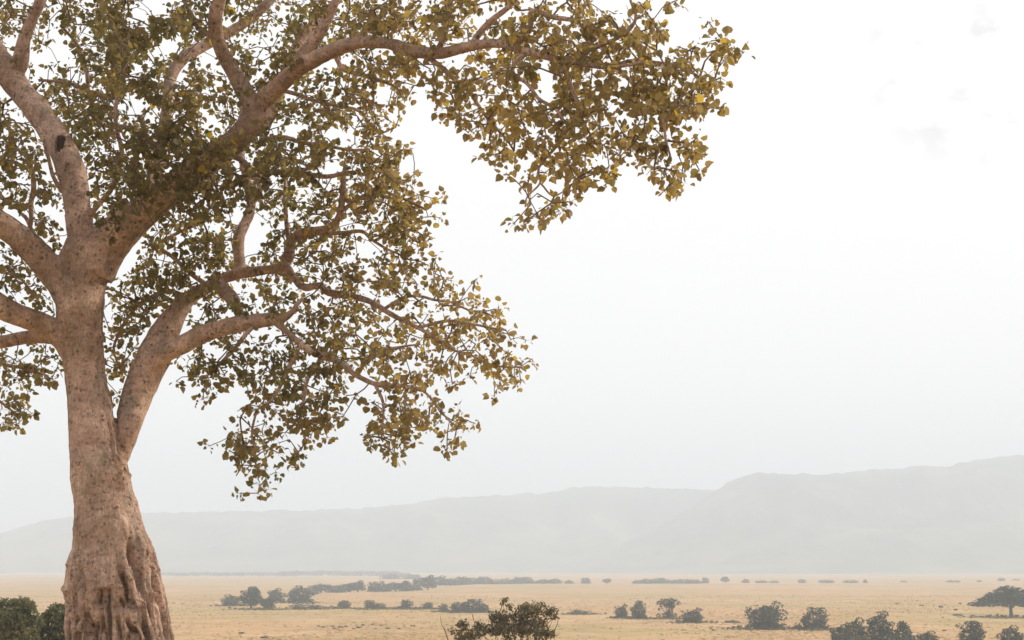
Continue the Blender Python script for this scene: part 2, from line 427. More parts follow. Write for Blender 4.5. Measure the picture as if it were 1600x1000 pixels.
# limbs: (limb name, [(px, py, radius px, depth offset m)...])
LIMBS = {
 'trunk': [(190, 1085, 90, 0), (189, 1040, 83, 0), (187, 1000, 77, 0), (181, 950, 75, 0), (177, 925, 75, 0), (175, 900, 71, 0), (173, 875, 67, 0), (172, 850, 60, 0), (169, 825, 56, 0), (167, 800, 52, 0), (161, 770, 48, 0), (157, 745, 47, 0), (153, 715, 44, 0), (144, 670, 38, 0), (137, 620, 34.5, 0), (131, 570, 33.5, 0), (126, 520, 35, 0), (125, 480, 38, 0), (128, 440, 40, 0), (134, 405, 42, 0), (140, 380, 36, 0)],
 'upper': [(136, 415, 26, 0), (128, 370, 22, 0), (122, 330, 20.5, .1), (112, 270, 22.5, .3), (92, 222, 22, .5), (62, 178, 20.5, .7), (32, 142, 19.5, .9), (8, 108, 20, 1), (-22, 60, 19, 1.2), (-60, -30, 17, 1.5), (-90, -150, 13, 2), (-80, -260, 8, 2.2)],
 'upper_fork': [(14, 125, 15, 1), (31, 98, 12.5, .9), (38, 62, 9.5, .8), (49, 32, 9, .7), (64, -2, 8, .6), (78, -60, 7, .4), (70, -130, 5, .2)],
 'left': [(118, 475, 26, 0), (92, 436, 24.5, -.1), (62, 402, 22.5, -.3), (30, 370, 21, -.5), (-5, 346, 20, -.8), (-70, 300, 18, -1.3), (-150, 270, 15, -2), (-250, 200, 10, -2.6), (-320, 150, 6, -3)],
 'left_low': [(112, 555, 16, 0), (94, 525, 18, -.1), (65, 505, 17, -.3), (30, 493, 17, -.6), (-5, 476, 19, -.9), (-70, 430, 17, -1.4), (-150, 410, 12, -2), (-240, 420, 7, -2.4)],
 'left_back': [(110, 540, 13, .2), (80, 526, 11.5, .4), (40, 527, 11, .8), (-5, 535, 10.5, 1.3), (-80, 545, 9, 2), (-170, 575, 7, 2.6)],
 'main': [(140, 425, 38, 0), (165, 385, 34, 0), (198, 353, 29, -.1), (235, 322, 25, -.2), (275, 290, 22.5, -.4), (325, 252, 20.5, -.6), (370, 218, 19.5, -.8), (400, 188, 19, -1), (416, 168, 14, -1)],
 'front_up': [(404, 196, 15, -1), (388, 155, 15, -1.1), (368, 119, 13.5, -1.2), (349, 85, 12, -1.4), (338, 52, 11, -1.6), (337, 22, 10.5, -1.8), (346, -12, 9.5, -2), (366, -80, 8, -2.3), (390, -170, 6, -2.6)],
 'long': [(390, 192, 17, -.9), (404, 166, 16, -1.05), (432, 138, 14, -1.4), (470, 105, 13, -1.9), (518, 80, 11.5, -2.5), (560, 66, 10.5, -3), (605, 68, 10, -3.5), (645, 80, 9.5, -4), (690, 83, 8.8, -4.5), (735, 72, 8.5, -5), (778, 68, 7.5, -5.5), (822, 80, 6.5, -6), (872, 93, 6, -6.5), (925, 103, 5, -7), (965, 104, 4, -7.4), (1010, 96, 3, -7.7)],
 'long_fork': [(452, 122, 9, -1.7), (468, 92, 9, -1.9), (486, 68, 9, -2), (504, 44, 8.5, -2.1), (522, 8, 7.5, -2.2), (534, -30, 6.5, -2.2), (560, -100, 5, -2.2)],
 'back_up': [(240, 318, 10, .3), (252, 235, 9.5, 1.2), (262, 160, 9, 2), (267, 120, 8.5, 2.4), (286, 91, 9, 2.6), (312, 75, 9, 2.8), (345, 58, 8, 3), (390, 30, 7.5, 3.3), (430, -10, 7, 3.6), (470, -80, 5, 4)],
 'back_main': [(385, 210, 14, -.6), (412, 190, 13, -.3), (430, 158, 11, 0), (445, 120, 9, .4), (470, 60, 8, .9), (510, 20, 7, 1.4), (560, -40, 5, 2)],
 'stem': [(165, 745, 22, .1), (185, 705, 21, .15), (198, 670, 20.5, .2), (208, 635, 22.5, .3), (223, 595, 25.5, .4), (241, 555, 27, .5), (257, 520, 23, .6), (275, 490, 16.5, .7), (296, 467, 12, .8), (322, 450, 10.5, .9), (345, 438, 9.5, .9)],
 'stem_mid': [(335, 444, 9, .9), (352, 434, 9.5, .9), (378, 427, 9, .8), (410, 423, 8, .7), (438, 418, 8, .6), (452, 400, 8, .5), (460, 370, 6.5, .4), (480, 361, 6, .2), (508, 358, 5.5, 0), (528, 342, 5, -.2), (535, 312, 4.5, -.3), (537, 280, 4, -.4), (540, 245, 3, -.5)],
 'stem_drop': [(338, 442, 9, .9), (350, 453, 11, .6), (364, 468, 11, .3), (374, 490, 8, .1), (378, 508, 7, .2)],
 'stem_up': [(376, 428, 9.5, .9), (373, 400, 9.5, 1), (373, 372, 9.5, 1.2), (382, 350, 9, 1.4), (392, 324, 8, 1.6), (389, 290, 7, 1.8), (378, 250, 6, 2), (372, 210, 5, 2.2), (380, 170, 4, 2.3)],
 'low': [(224, 592, 15, .4), (250, 557, 16.5, .2), (282, 540, 15, 0), (320, 521, 13.5, -.3), (360, 509, 13, -.6), (400, 502, 12.5, -.9), (428, 498, 10.5, -1.1), (444, 496, 7.5, -1.2), (456, 488, 5, -1.25), (464, 476, 3.6, -1.3), (474, 466, 2.3, -1.3)],
 'low_end': [(418, 500, 7, -1), (434, 506, 6.2, -1.15), (460, 530, 6, -1.3), (494, 552, 6, -1.5), (531, 566, 5.5, -1.7), (553, 584, 4.5, -1.9), (588, 600, 4, -2.1), (632, 603, 3.2, -2.3), (665, 612, 2.5, -2.5)],
 'mid_end': [(446, 414, 6, .5), (462, 438, 6, .4), (477, 449, 6.5, .3), (500, 446, 6.5, .2), (513, 457, 6, .1), (550, 463, 5.5, -.1), (580, 472, 5, -.3), (613, 492, 4.5, -.5), (652, 511, 4, -.7), (685, 532, 3, -.9), (712, 548, 2.2, -1)],
}
# thinner boughs, drawn as they run in the photograph
BOUGHS = [
 [(40, 385, 4, -.3), (48, 350, 4, -.5), (50, 320, 5, -.6), (52, 290, 5, -.7), (46, 250, 4, -.8)],
 [(50, 322, 5, -.6), (35, 328, 4.5, -.5), (15, 318, 4, -.4), (-5, 300, 4, -.3)],
 [(52, 372, 4, -.2), (44, 345, 4, -.1), (30, 330, 3, .1)],
 [(270, 295, 6, -.4), (236, 290, 7, -.2), (234, 262, 7, 0), (228, 225, 6, .2), (218, 180, 5, .4)],
 [(222, 330, 6, -.2), (218, 290, 6, -.3), (214, 250, 5.5, -.5), (218, 215, 5, -.7)],
 [(445, 402, 4.5, .5), (450, 375, 4.5, .6), (448, 340, 4, .7), (444, 310, 4, .8), (446, 280, 3, .9)],
 [(460, 372, 4.5, .4), (500, 365, 4, .2), (540, 362, 4, 0), (568, 361, 3.5, -.1), (580, 374, 3, -.2), (600, 386, 2.6, -.3), (622, 396, 2, -.4)],
 [(535, 310, 4, -.3), (560, 330, 4, -.4), (575, 328, 3.5, -.5), (590, 300, 2.5, -.6)],
 [(395, 275, 6, -.6), (430, 270, 6, -.9), (470, 272, 5, -1.2), (510, 275, 4.5, -1.5), (550, 270, 3.5, -1.8), (590, 280, 2.5, -2)],
 [(408, 220, 5, -.8), (440, 215, 4.5, -1), (480, 225, 4, -1.3), (530, 232, 3, -1.6), (575, 235, 2.5, -1.9)],
 [(340, 242, 6, -.6), (375, 250, 6, -.8), (400, 278, 6, -.9), (408, 300, 4, -1)],
 [(560, 66, 6, -3), (575, 40, 6, -3), (600, 20, 5, -3.1), (625, -10, 4, -3.2)],
 [(680, 82, 5, -4.5), (695, 50, 5.5, -4.6), (703, 10, 5, -4.7), (712, -40, 4, -4.8)],
 [(735, 72, 6, -5), (760, 40, 6, -5.2), (795, 12, 5, -5.4), (820, -20, 4, -5.6)],
 [(800, 74, 6, -5.8), (825, 45, 6, -6), (832, 20, 6, -6.1), (860, 25, 5, -6.3), (900, 35, 4, -6.6), (930, 62, 3, -6.8)],
 [(870, 93, 4, -6.5), (905, 85, 4, -6.7), (960, 60, 4, -7), (985, 45, 3.5, -7.2), (993, 25, 3, -7.3), (985, 0, 2.5, -7.4)],
 [(925, 103, 4, -7), (1000, 97, 3.5, -7.3), (1050, 100, 3.2, -7.6), (1085, 112, 2.6, -7.9)],
 [(822, 82, 5, -6), (800, 110, 4.5, -6.1), (820, 128, 4, -6.3), (840, 152, 3.5, -6.6), (868, 170, 3, -6.8), (885, 195, 2.5, -7)],
 [(660, 84, 5, -4.2), (690, 105, 5, -4.4), (730, 140, 4, -4.9), (760, 185, 3, -5.3), (790, 215, 2.5, -5.6)],
 [(965, 104, 4, -7.4), (1000, 140, 3.5, -7.5), (1030, 180, 3, -7.8), (1040, 220, 2.5, -8), (1046, 255, 1.8, -8)],
 [(872, 93, 4.5, -6.5), (890, 130, 4, -6.6), (900, 180, 3.5, -6.8), (870, 225, 3, -7), (842, 262, 2.4, -7.1), (843, 286, 2, -7.1), (826, 306, 1.6, -7.1), (824, 325, 1.2, -7.1)],
 [(843, 286, 2, -7.1), (866, 307, 1.6, -7.2), (884, 300, 1.2, -7.2)],
 [(520, 82, 5, -2.5), (540, 110, 4.5, -2.6), (575, 118, 4, -2.9), (600, 130, 3.5, -3.1), (625, 140, 2.5, -3.3)],
 [(432, 140, 4, -1.4), (470, 150, 4, -1.5), (520, 165, 3.5, -1.8), (560, 175, 3, -2), (590, 205, 2, -2.2), (618, 200, 1.6, -2.3)],
 [(120, 300, 4, .2), (90, 290, 4, 0), (60, 200, 3, -.2)],
 [(338, 60, 5, -1.6), (310, 40, 4.5, -1.6), (290, 10, 4, -1.7), (280, -30, 4, -1.8)],
 [(268, 140, 5, 2.3), (220, 135, 5, 2), (160, 150, 4.5, 1.6), (110, 130, 3.5, 1.3), (60, 125, 2.5, 1)],
 [(250, 230, 5, 1.2), (200, 200, 5, 1), (150, 185, 4, .8), (130, 90, 3.5, .6), (95, 40, 2.5, .4)],
 [(128, 350, 5, .1), (170, 300, 5, -.3), (190, 240, 4.5, -.6), (180, 170, 4, -.9), (200, 90, 3.5, -1.2), (190, 30, 3, -1.4)],
 [(330, 447, 5, .9), (300, 430, 4.5, 1), (270, 400, 4, 1.1), (250, 380, 3.5, 1.2), (310, 350, 3, 1.2)],
 [(300, 465, 5, .8), (260, 455, 4.5, .9), (225, 470, 4, 1), (195, 500, 3, 1), (178, 545, 2.5, 1), (190, 585, 2, 1)],
 [(400, 503, 4, -.9), (380, 530, 4, -1), (360, 550, 3.5, -1), (335, 575, 2.5, -1), (320, 592, 2, -1)],
 [(470, 540, 4, -1.4), (450, 575, 4, -1.4), (425, 625, 3, -1.5), (402, 640, 2.5, -1.6), (395, 680, 2, -1.6), (400, 715, 1.6, -1.7)],
 [(500, 555, 4, -1.5), (480, 600, 3.5, -1.6), (470, 650, 2.5, -1.6), (478, 690, 1.8, -1.7)],
 [(588, 600, 3.5, -2.1), (600, 640, 2.5, -2.2), (598, 690, 1.8, -2.2)],
 [(560, 586, 3, -1.9), (575, 560, 3, -1.9), (600, 545, 2.5, -1.9), (650, 540, 2, -2)],
 [(655, 608, 2.5, -2.4), (680, 630, 2.2, -2.5), (705, 660, 1.8, -2.6), (722, 672, 1.4, -2.7)],
 [(652, 511, 3.5, -.7), (700, 500, 3, -.9), (750, 510, 2.5, -1), (790, 515, 2, -1.1)],
 [(700, 540, 2.6, -1), (750, 565, 2.2, -1.1), (790, 575, 1.8, -1.2), (815, 572, 1.4, -1.2)],
 [(600, 484, 3.5, -.4), (640, 462, 3, -.5), (690, 470, 2.5, -.6), (730, 485, 2, -.7)],
 [(535, 330, 4, -.2), (580, 300, 3.5, -.3), (630, 310, 3, -.4), (665, 325, 2.5, -.5)],
 [(585, 376, 3, -.2), (620, 360, 2.5, -.3), (655, 380, 2, -.4)],
 [(-20, 346, 5, -.8), (-5, 420, 3.5, -.9), (30, 430, 2.6, -.9), (55, 465, 1.8, -.9)],
 [(-30, 538, 5, 1.5), (0, 565, 4, 1.5), (40, 575, 3, 1.4), (75, 590, 2, 1.4)],
 [(-60, 545, 4, 1.9), (-30, 600, 3, 1.8), (10, 635, 2.5, 1.7), (30, 650, 1.8, 1.7)],
]

def skel(pts, sub=5):
    """photo-pixel limb -> smooth 3-D points and radii in metres"""
    P = np.array([at(x, y, YT + d) for x, y, r, d in pts])
    rr = np.array([r * mpp(x, y, YT + d) for x, y, r, d in pts])
    Q = catmull(P, sub)
    s = np.linspace(0, len(P) - 1, len(Q))
    return Q, np.interp(s, np.arange(len(P)), rr)

fig = empty('fig_tree', (float(at(181, 1040, YT)[0]), YT, float(ground_z(-7.6, YT))))
tag(fig, 'big old fig tree with pale fluted trunk and spreading crown standing in the foreground', 'tree')
bpy.context.view_layer.update()
base = np.array(fig.location)

body = MB()
SK = {k: skel(v) for k, v in LIMBS.items()}
for k, (P, r) in SK.items():
    jit = np.array([1 + .05 * mnoise.noise(Vector(p * 1.3)) for p in P])
    body.tube(P, r * jit * (.95 if k == 'trunk' else 1), 20)
# buttress ridges and root flutes round the foot of the trunk
Pt, rt = SK['trunk']
order = np.argsort(Pt[:, 2])
def trunk_at(z):
    return np.array([np.interp(z, Pt[order, 2], Pt[order, 0]), YT, z]), np.interp(z, Pt[order, 2], rt[order])
def zpx(py): return at(170, py, YT)[2]
def ridge(a0, a1, y0, y1, r0, r1, out0=.86, out1=.98, wob=0., seed=0, n=14):
    """fold that runs down the trunk from photo height y0 to y1; a = degrees, 0 towards the viewer, + to the right"""
    P = []; rr = []
    for i in range(n):
        s = i / (n - 1)
        z = zpx(y0 + (y1 - y0) * s)
        c, Rr = trunk_at(z)
        a = R(a0 + (a1 - a0) * s + wob * math.sin(s * 5 + seed))
        k = out0 + (out1 - out0) * s
        k -= .26 * max(0, 1 - s / .22) ** 1.5
        P.append(c + Rr * k * np.array([math.sin(a), -math.cos(a), 0]))
        rr.append((r0 + (r1 - r0) * s) * .0123)
    body.tube(P, rr, 10)
ridge(18, 40, 775, 905, 5, 9, .80, .98, 3, 0)
ridge(38, 48, 880, 1085, 8, 11, .93, .98, 3, 1)
ridge(62, 66, 800, 1085, 7, 13, .86, .92, 4, 2)
ridge(88, 84, 780, 1085, 9, 12, .86, .90, 3, 3)
ridge(112, 116, 790, 1085, 10, 14, .84, .92, 3, 4)
ridge(-24, -30, 880, 1085, 6, 11, .88, .98, 5, 8)
ridge(-46, -44, 830, 1085, 8, 12, .86, .94, 4, 9)
ridge(-66, -66, 860, 1085, 8, 12, .86, .90, 4, 10)
ridge(-88, -86, 850, 960, 9, 9, .86, .86, 3, 11)
for a in range(130, 270, 20):
    ridge(a, a + 4, 840, 1085, 8, 13, .86, .94, 4, a)
# seam where the second stem grew onto the trunk
def seam(pts):
    P, rr = skel(pts, 4); body.tube(P, rr, 8)
seam([(158, 585, 3, -.1), (166, 625, 4.5, -.26), (174, 665, 5.5, -.36), (181, 705, 5.5, -.42), (189, 738, 4.5, -.40), (194, 765, 4, -.28)])

src = mesh_obj('trunk', np.vstack(body.V), body.F, None)
rm = src.modifiers.new('r', 'REMESH'); rm.mode = 'VOXEL'; rm.voxel_size = .017
dg = bpy.context.evaluated_depsgraph_get()
ev = src.evaluated_get(dg)
em = ev.to_mesh()
V = np.empty(len(em.vertices) * 3, np.float32); em.vertices.foreach_get('co', V); V = V.reshape(-1, 3).astype(float)
E = np.empty(len(em.edges) * 2, np.int32); em.edges.foreach_get('vertices', E); E = E.reshape(-1, 2)
FQ = np.array([tuple(p.vertices) if len(p.vertices) == 4 else tuple(p.vertices) + (p.vertices[-1],) for p in em.polygons if len(p.vertices) in (3, 4)], np.int32)
ev.to_mesh_clear()
bpy.data.objects.remove(src)
def lap(X, it, k=.55):
    for _ in range(it):
        acc = np.zeros_like(X); cnt = np.zeros(len(X))
        np.add.at(acc, E[:, 0], X[E[:, 1]]); np.add.at(acc, E[:, 1], X[E[:, 0]])
        np.add.at(cnt, E[:, 0], 1); np.add.at(cnt, E[:, 1], 1)
        X = X + k * (acc / np.maximum(cnt, 1)[:, None] - X)
    return X
V0 = V
V = lap(V, 6)
_w = np.clip((V0[:, 2] - zpx(900)) / (zpx(780) - zpx(900)), 0, 1)[:, None]
V = V * _w + lap(V0, 2) * (1 - _w)
def vnormals(X):
    n = np.zeros_like(X)
    fn = np.cross(X[FQ[:, 2]] - X[FQ[:, 0]], X[FQ[:, 3]] - X[FQ[:, 1]])
    for j in range(4): np.add.at(n, FQ[:, j], fn)
    return n / (np.linalg.norm(n, axis=1)[:, None] + 1e-12)
NR = vnormals(V)
# bark relief: big soft lumps everywhere, deep vertical folds and broken plates low down
zlo, zhi = zpx(1000), zpx(800)
amp = np.clip((zhi - V[:, 2]) / (zhi - zlo), 0, 1.1) ** .8
disp = np.empty(len(V))
for i, p in enumerate(V):
    v = Vector(p)
    d = .020 * mnoise.noise(v * 1.7) + .012 * mnoise.noise(v * 6)
    if p[2] < zhi + 1.5:
        k = amp[i]
        if k > 0:
            c_, R_ = trunk_at(p[2])
            th = math.atan2(p[0] - c_[0], -(p[1] - YT))
            wv = Vector((math.cos(th) * 1.1, math.sin(th) * 1.1, p[2] * .55))
            w1 = 1.5 * mnoise.noise(wv) + .5 * mnoise.noise(wv * 2.7 + Vector((4, 4, 4)))
            w2 = 2.2 * mnoise.noise(wv * 1.6 + Vector((9, 2, 1)))
            f1 = 1 - abs(math.sin(4.0 * th + w1 + .4))
            f2 = 1 - abs(math.sin(9.5 * th + w2 + w1))
            m1 = .35 + .65 * max(0, min(1, .6 + 1.6 * mnoise.noise(wv * 1.3 + Vector((1, 7, 3)))))
            m2 = max(0, min(1, .55 + 2 * mnoise.noise(wv * 2.1 + Vector((5, 1, 8)))))
            q2 = Vector((p[0] * 8, p[1] * 8, p[2] * 1.4 + 5))
            d += k * (.05 - .20 * m1 * f1 ** 3 - .15 * m2 * min(1, k * 1.5) * f2 ** 2.2 - .03 * max(0, 1 - abs(mnoise.noise(q2)) / .16) + .02 * mnoise.noise(v * 5) + .014 * mnoise.noise(v * 17))
        d += .008 * mnoise.noise(v * 13)
    disp[i] = d
V = V + NR * disp[:, None]
# grooves and ridges of the old trunk, followed one by one
GROOVES = [
 ([(188, 887), (194, 906), (200, 931), (213, 959), (217, 975)], 4.5, -.15),
 ([(199, 845), (207, 875), (216, 906), (222, 935)], 5.5, -.20),
 ([(170, 917), (170, 947), (172, 969), (170, 1000), (168, 1085)], 3.2, -.14),
 ([(125, 895), (128, 925), (133, 956), (139, 972), (136, 1010)], 4, -.15),
 ([(150, 972), (144, 1000), (140, 1060)], 6, -.18),
 ([(198, 950), (186, 934)], 3, -.09),
 ([(198, 968), (205, 980), (217, 1000), (225, 1050)], 3.2, -.13),
 ([(231, 930), (238, 969), (250, 1000), (262, 1060)], 4, -.15),
 ([(239, 868), (243, 900), (247, 931), (257, 962), (264, 1000), (272, 1070)], 3.6, -.12),
 ([(219, 959), (225, 981), (233, 1003), (240, 1060)], 3, -.11),
 ([(119, 966), (126, 981), (121, 1000), (116, 1050)], 5, -.14),
 ([(160, 965), (163, 1000), (160, 1050)], 3, -.12),
 ([(184, 966), (190, 1000), (192, 1060)], 3, -.11),
 ([(104, 930), (109, 965), (108, 1000)], 3, -.10),
 ([(113, 905), (116, 935), (121, 955)], 3, -.07),
 ([(150, 900), (153, 930), (149, 958)], 3, -.07),
 ([(205, 985), (200, 1010), (204, 1060)], 3, -.10),
 ([(226, 860), (229, 890), (233, 920)], 3, -.07),
 ([(141, 850), (140, 880), (144, 905)], 3, -.04),
 ([(191, 812), (197, 845), (207, 885), (219, 930), (232, 975), (240, 1010)], 4.5, .075),
 ([(166, 918), (180, 915), (193, 919)], 3, .05),
 ([(216, 835), (224, 865), (229, 905)], 5, .05),
 ([(101, 925), (103, 915)], 5, .05), ([(106, 880), (106, 884)], 4, .04),
 ([(170, 830), (176, 870), (180, 905)], 8, .03),
 ([(238, 880), (240, 886)], 4, .05), ([(241, 925), (245, 932)], 4, .06),
 ([(122, 500), (131, 494)], 4, -.05), ([(166, 420), (172, 412)], 3, -.03), ([(150, 700), (163, 702)], 2, -.02),
 ([(170, 600), (172, 640), (177, 680), (184, 712), (197, 735), (207, 748)], 2.2, .035),
 ([(176, 640), (182, 680), (190, 710), (202, 735)], 3.5, -.07),
]
fr = (NR[:, 1] < .25) & (V[:, 1] < YT + .35)
cp_, sp_ = math.cos(PITCH), math.sin(PITCH)
rel = V - np.array(CAM)
fw_d = rel[:, 1] * cp_ + rel[:, 2] * sp_
PXV = 800 + F * rel[:, 0] / fw_d
PYV = 500 - F * (rel[:, 2] * cp_ - rel[:, 1] * sp_) / fw_d
wob = np.zeros(len(V))
lowsel = np.where(fr & (PYV > 380))[0]
wobx = np.array([3.0 * mnoise.noise(Vector(V[i] * 3.5)) for i in lowsel])
gd = np.zeros(len(V))
for pts, wd, dep in GROOVES:
    c = catmull([(a, b, 0) for a, b in pts], 6)[:, :2]
    A_, B_ = c[:-1], c[1:]
    X = np.stack([PXV[lowsel] + wobx, PYV[lowsel]], 1)
    best_ = np.full(len(X), 1e9); tt = np.zeros(len(X))
    for q, (a, b) in enumerate(zip(A_, B_)):
        ab = b - a
        t_ = np.clip(((X - a) @ ab) / (ab @ ab + 1e-9), 0, 1)
        dd_ = np.linalg.norm(X - a - t_[:, None] * ab, axis=1)
        m_ = dd_ < best_
        best_[m_] = dd_[m_]; tt[m_] = (q + t_[m_]) / len(A_)
    ends = np.minimum(1, .35 + 3 * np.minimum(tt, 1 - tt))
    gd[lowsel] += dep * ends * np.exp(-(best_ / wd) ** 2)
V = V + NR * np.clip(gd * 1.4, -.30, .15)[:, None]
# hollows: the small niche low on the trunk, the oval scar on the upper limb
def dent(px, py, rx, ry, depth, yoff):
    c = at(px, py, YT + yoff); m = mpp(px, py, YT + yoff)
    t = YT + yoff
    dx = (V[:, 0] - c[0]) / (rx * m); dz = (V[:, 2] - c[2]) / (ry * m)
    rr2 = np.maximum(np.abs(dx), np.abs(dz)) ** 4 * .5 + (dx * dx + dz * dz) * .5
    sel = (rr2 < 1.0) & (V[:, 1] < t)
    V[sel, 1] += depth * np.clip(1.5 * (1 - rr2[sel]), 0, 1)
    return sel
dent(180, 932, 10, 15, .17, 0)
dent(205, 925, 8, 32, .08, 0)
dent(101, 233, 7, 17, .10, .5)
dent(112, 268, 3, 9, .06, .3)
dent(127, 492, 9, 6, .05, 0)
dent(388, 511, 9, 3, .05, -.8)
NR = vnormals(V)
# which limb each face belongs to
names = list(SK)
best = np.full(len(V), 9e9); who = np.zeros(len(V), int)
for k, nme in enumerate(names):
    P, r = SK[nme]
    if len(P) > 60 and nme != 'trunk': pass
    d = np.full(len(V), 9e9)
    for p, q in zip(P, r):
        d = np.minimum(d, np.linalg.norm(V - p, axis=1) - q * (1.0 if nme != 'trunk' else 1.03))
    m_ = d < best
    best[m_] = d[m_]; who[m_] = k
low_ = V[:, 2] < zpx(770)
who[low_] = names.index('trunk')
fw = np.sort(who[FQ], axis=1)[:, 1]
trunk_part = None
for k, nme in enumerate(names):
    fs = FQ[fw == k]
    if not len(fs): continue
    u, inv = np.unique(fs.ravel(), return_inverse=True)
    fs2 = inv.reshape(fs.shape)
    fl = [tuple(f) if f[2] != f[3] else tuple(f[:3]) for f in fs2]
    ob = mesh_obj('trunk' if nme == 'trunk' else 'limb', V[u] - base, fl, BARK, fig)
    ob.data.normals_split_custom_set_from_vertices([tuple(x) for x in NR[u]])
    if nme == 'trunk': trunk_part = ob

# dark rotted wood inside the scar and the sawn end: thin pieces let into the bark
def knot(px, py, rx, ry, yoff, rot, mat, name):
    c = at(px, py, YT + yoff); m = mpp(px, py, YT)
    near = np.linalg.norm((V - c)[:, [0, 2]], axis=1) < .06
    front = V[near & (V[:, 1] < YT + yoff + .2), 1]
    yf = front.min() if len(front) else c[1] - .3
    n = 18; vs = []; fc = []
    for ring, (s, dy) in enumerate(((1.0, .03), (1.0, -.012), (.72, -.02), (.30, -.012))):
        for j in range(n):
            a = 2 * math.pi * j / n
            wob = 1 + .18 * math.sin(3 * a + px) + .08 * math.sin(7 * a)
            x0, z0 = rx * s * wob * math.cos(a), ry * s * wob * math.sin(a)
            x1 = x0 * math.cos(rot) - z0 * math.sin(rot); z1 = x0 * math.sin(rot) + z0 * math.cos(rot)
            vs.append((c[0] + x1 * m - base[0], yf + dy - base[1], c[2] + z1 * m - base[2]))
    for rg in range(3):
        for j in range(n):
            k2 = (j + 1) % n
            fc.append((rg * n + j, rg * n + k2, (rg + 1) * n + k2, (rg + 1) * n + j))
    fc.append(tuple(range(3 * n, 4 * n)))
    return mesh_obj(name, vs, fc, mat, fig)
knot(101, 232, 8, 19, .5, .15, HOLLOW, 'bark_scar')['label'] = 'dark oval scar on the upper limb'

# ---- foliage density of the crown, 25-pixel cells traced from the photograph
ROWS = """
5441777731765454 6876757777887746 676486247640000
6553778866776246 6786577777887646 776467457666200
3251478888845256 6543564445555636 678686677667660
2201266888846257 6772235366366667 567777883657751
1114466887687326 7763356778457778 746856886657730
0166647887678626 5334676776467888 353787777887620
2156577888867742 2456777752047877 533788888888310
5315788787865656 3446666620015777 776887545687000
6612577787867778 6345677521000377 664776784476000
6741377665676888 7765677763000157 566456656756000
5651047785548867 6778766763000002 256767304742000
4444037687677676 6534667885200000 211541000430000
3336156856786763 6454555787630000 034410000000000
0156345534557771 2465445677620000 553000000000000
0056301002665631 1454662477610000 000000000000000
3113000006767731 4336660136510000 000000000000000
5510000037778762 4145555455640000 000000000000000
4540000267678622 4542657884573100 000000000000000
0350004566676413 4531445664666600 000000000000000
0022004655334545 1443666665664566 000000000000000
0000004661113244 1156665445468765 000000000000000
0032001540003354 4256767455677666 200000000000000
6655004510046556 5655565566777357 710000000000000
3564002400026446 5665441566465357 400000000000000
4300000300003201 4564561666500042 000000000000000
6600000000000004 5674510546652000 000000000000000
4301000000000003 3667520565677300 000000000000000
0000000000000265 5464100554146000 000000000000000
0000000000000065 2340000040000000 000000000000000
0000000000000005 7200000000000000 000000000000000
0000000000000001 4000000000000000 000000000000000
""".split()
DEN = [ROWS[3 * i] + ROWS[3 * i + 1] + ROWS[3 * i + 2] for i in range(len(ROWS) // 3)]
cells = []
for j, row in enumerate(DEN):
    for i, ch in enumerate(row):
        if ch != '0': cells.append((i * 25, j * 25, int(ch)))
# the crown goes on beyond the frame, above and to the left
for j in range(-12, 24):
    for i in range(-14, 44):
        if i >= 0 and j >= 0: continue
        x, y = i * 25, j * 25
        edge = ((x - 330) / 720) ** 2 + ((y - 330) / 660) ** 2
        if edge < 1 and mnoise.noise(Vector((x * .012, y * .012, 4))) > -.22:
            cells.append((x, y, 6))

# nodes to which twigs can attach
node_p, node_par, node_r = [], [], []
LPX = []                                      # (px, py, depth) along every limb, for the depth of the leaves
BARE = []
def add_chain(pts, thick):
    P, r = skel(pts, 4)
    s = np.linspace(0, len(pts) - 1, len(P))
    arr = np.array(pts, float)
    for p, rr, q in zip(P, r, s):
        LPX.append((np.interp(q, np.arange(len(pts)), arr[:, 0]), np.interp(q, np.arange(len(pts)), arr[:, 1]), np.interp(q, np.arange(len(pts)), arr[:, 3])))
        node_p.append(p); node_par.append(-1); node_r.append(rr)
for k, v in LIMBS.items():
    if k == 'trunk': continue
    if k in ('upper', 'upper_fork', 'left', 'left_low', 'left_back', 'long', 'front_up', 'low', 'stem', 'low_end', 'stem_mid', 'mid_end', 'stem_up', 'long_fork'):
        a_ = np.array(v, float)
        t_ = np.linspace(0, len(a_) - 1, 90)
        q_ = np.stack([np.interp(t_, np.arange(len(a_)), a_[:, c]) for c in range(4)], 1)
        if k == 'long': q_ = q_[q_[:, 0] < 900]
        if k == 'stem': q_ = q_[q_[:, 1] > 485]
        BARE.append(q_)
    add_chain(v[2:] if k in ('upper', 'left', 'left_low', 'main', 'stem') else v, True)
twigs = MB()
for b in BOUGHS:
    add_chain(b, False)
    P, r = skel(b, 4)
    wig = np.array([[mnoise.noise(Vector(p * 2.2 + np.array([k * 9, 0, 0]))) for k in range(3)] for p in P]) * .05
    bm_ = MB(); bm_.tube(P + wig - base, np.maximum(r * .85, .008), 7); bm_.build('branch', BARK, fig)
LPX = np.array(LPX); BARE = np.vstack(BARE)
TRK = np.array([(x, y) for x, y, r, d in LIMBS['trunk']])
ros = []
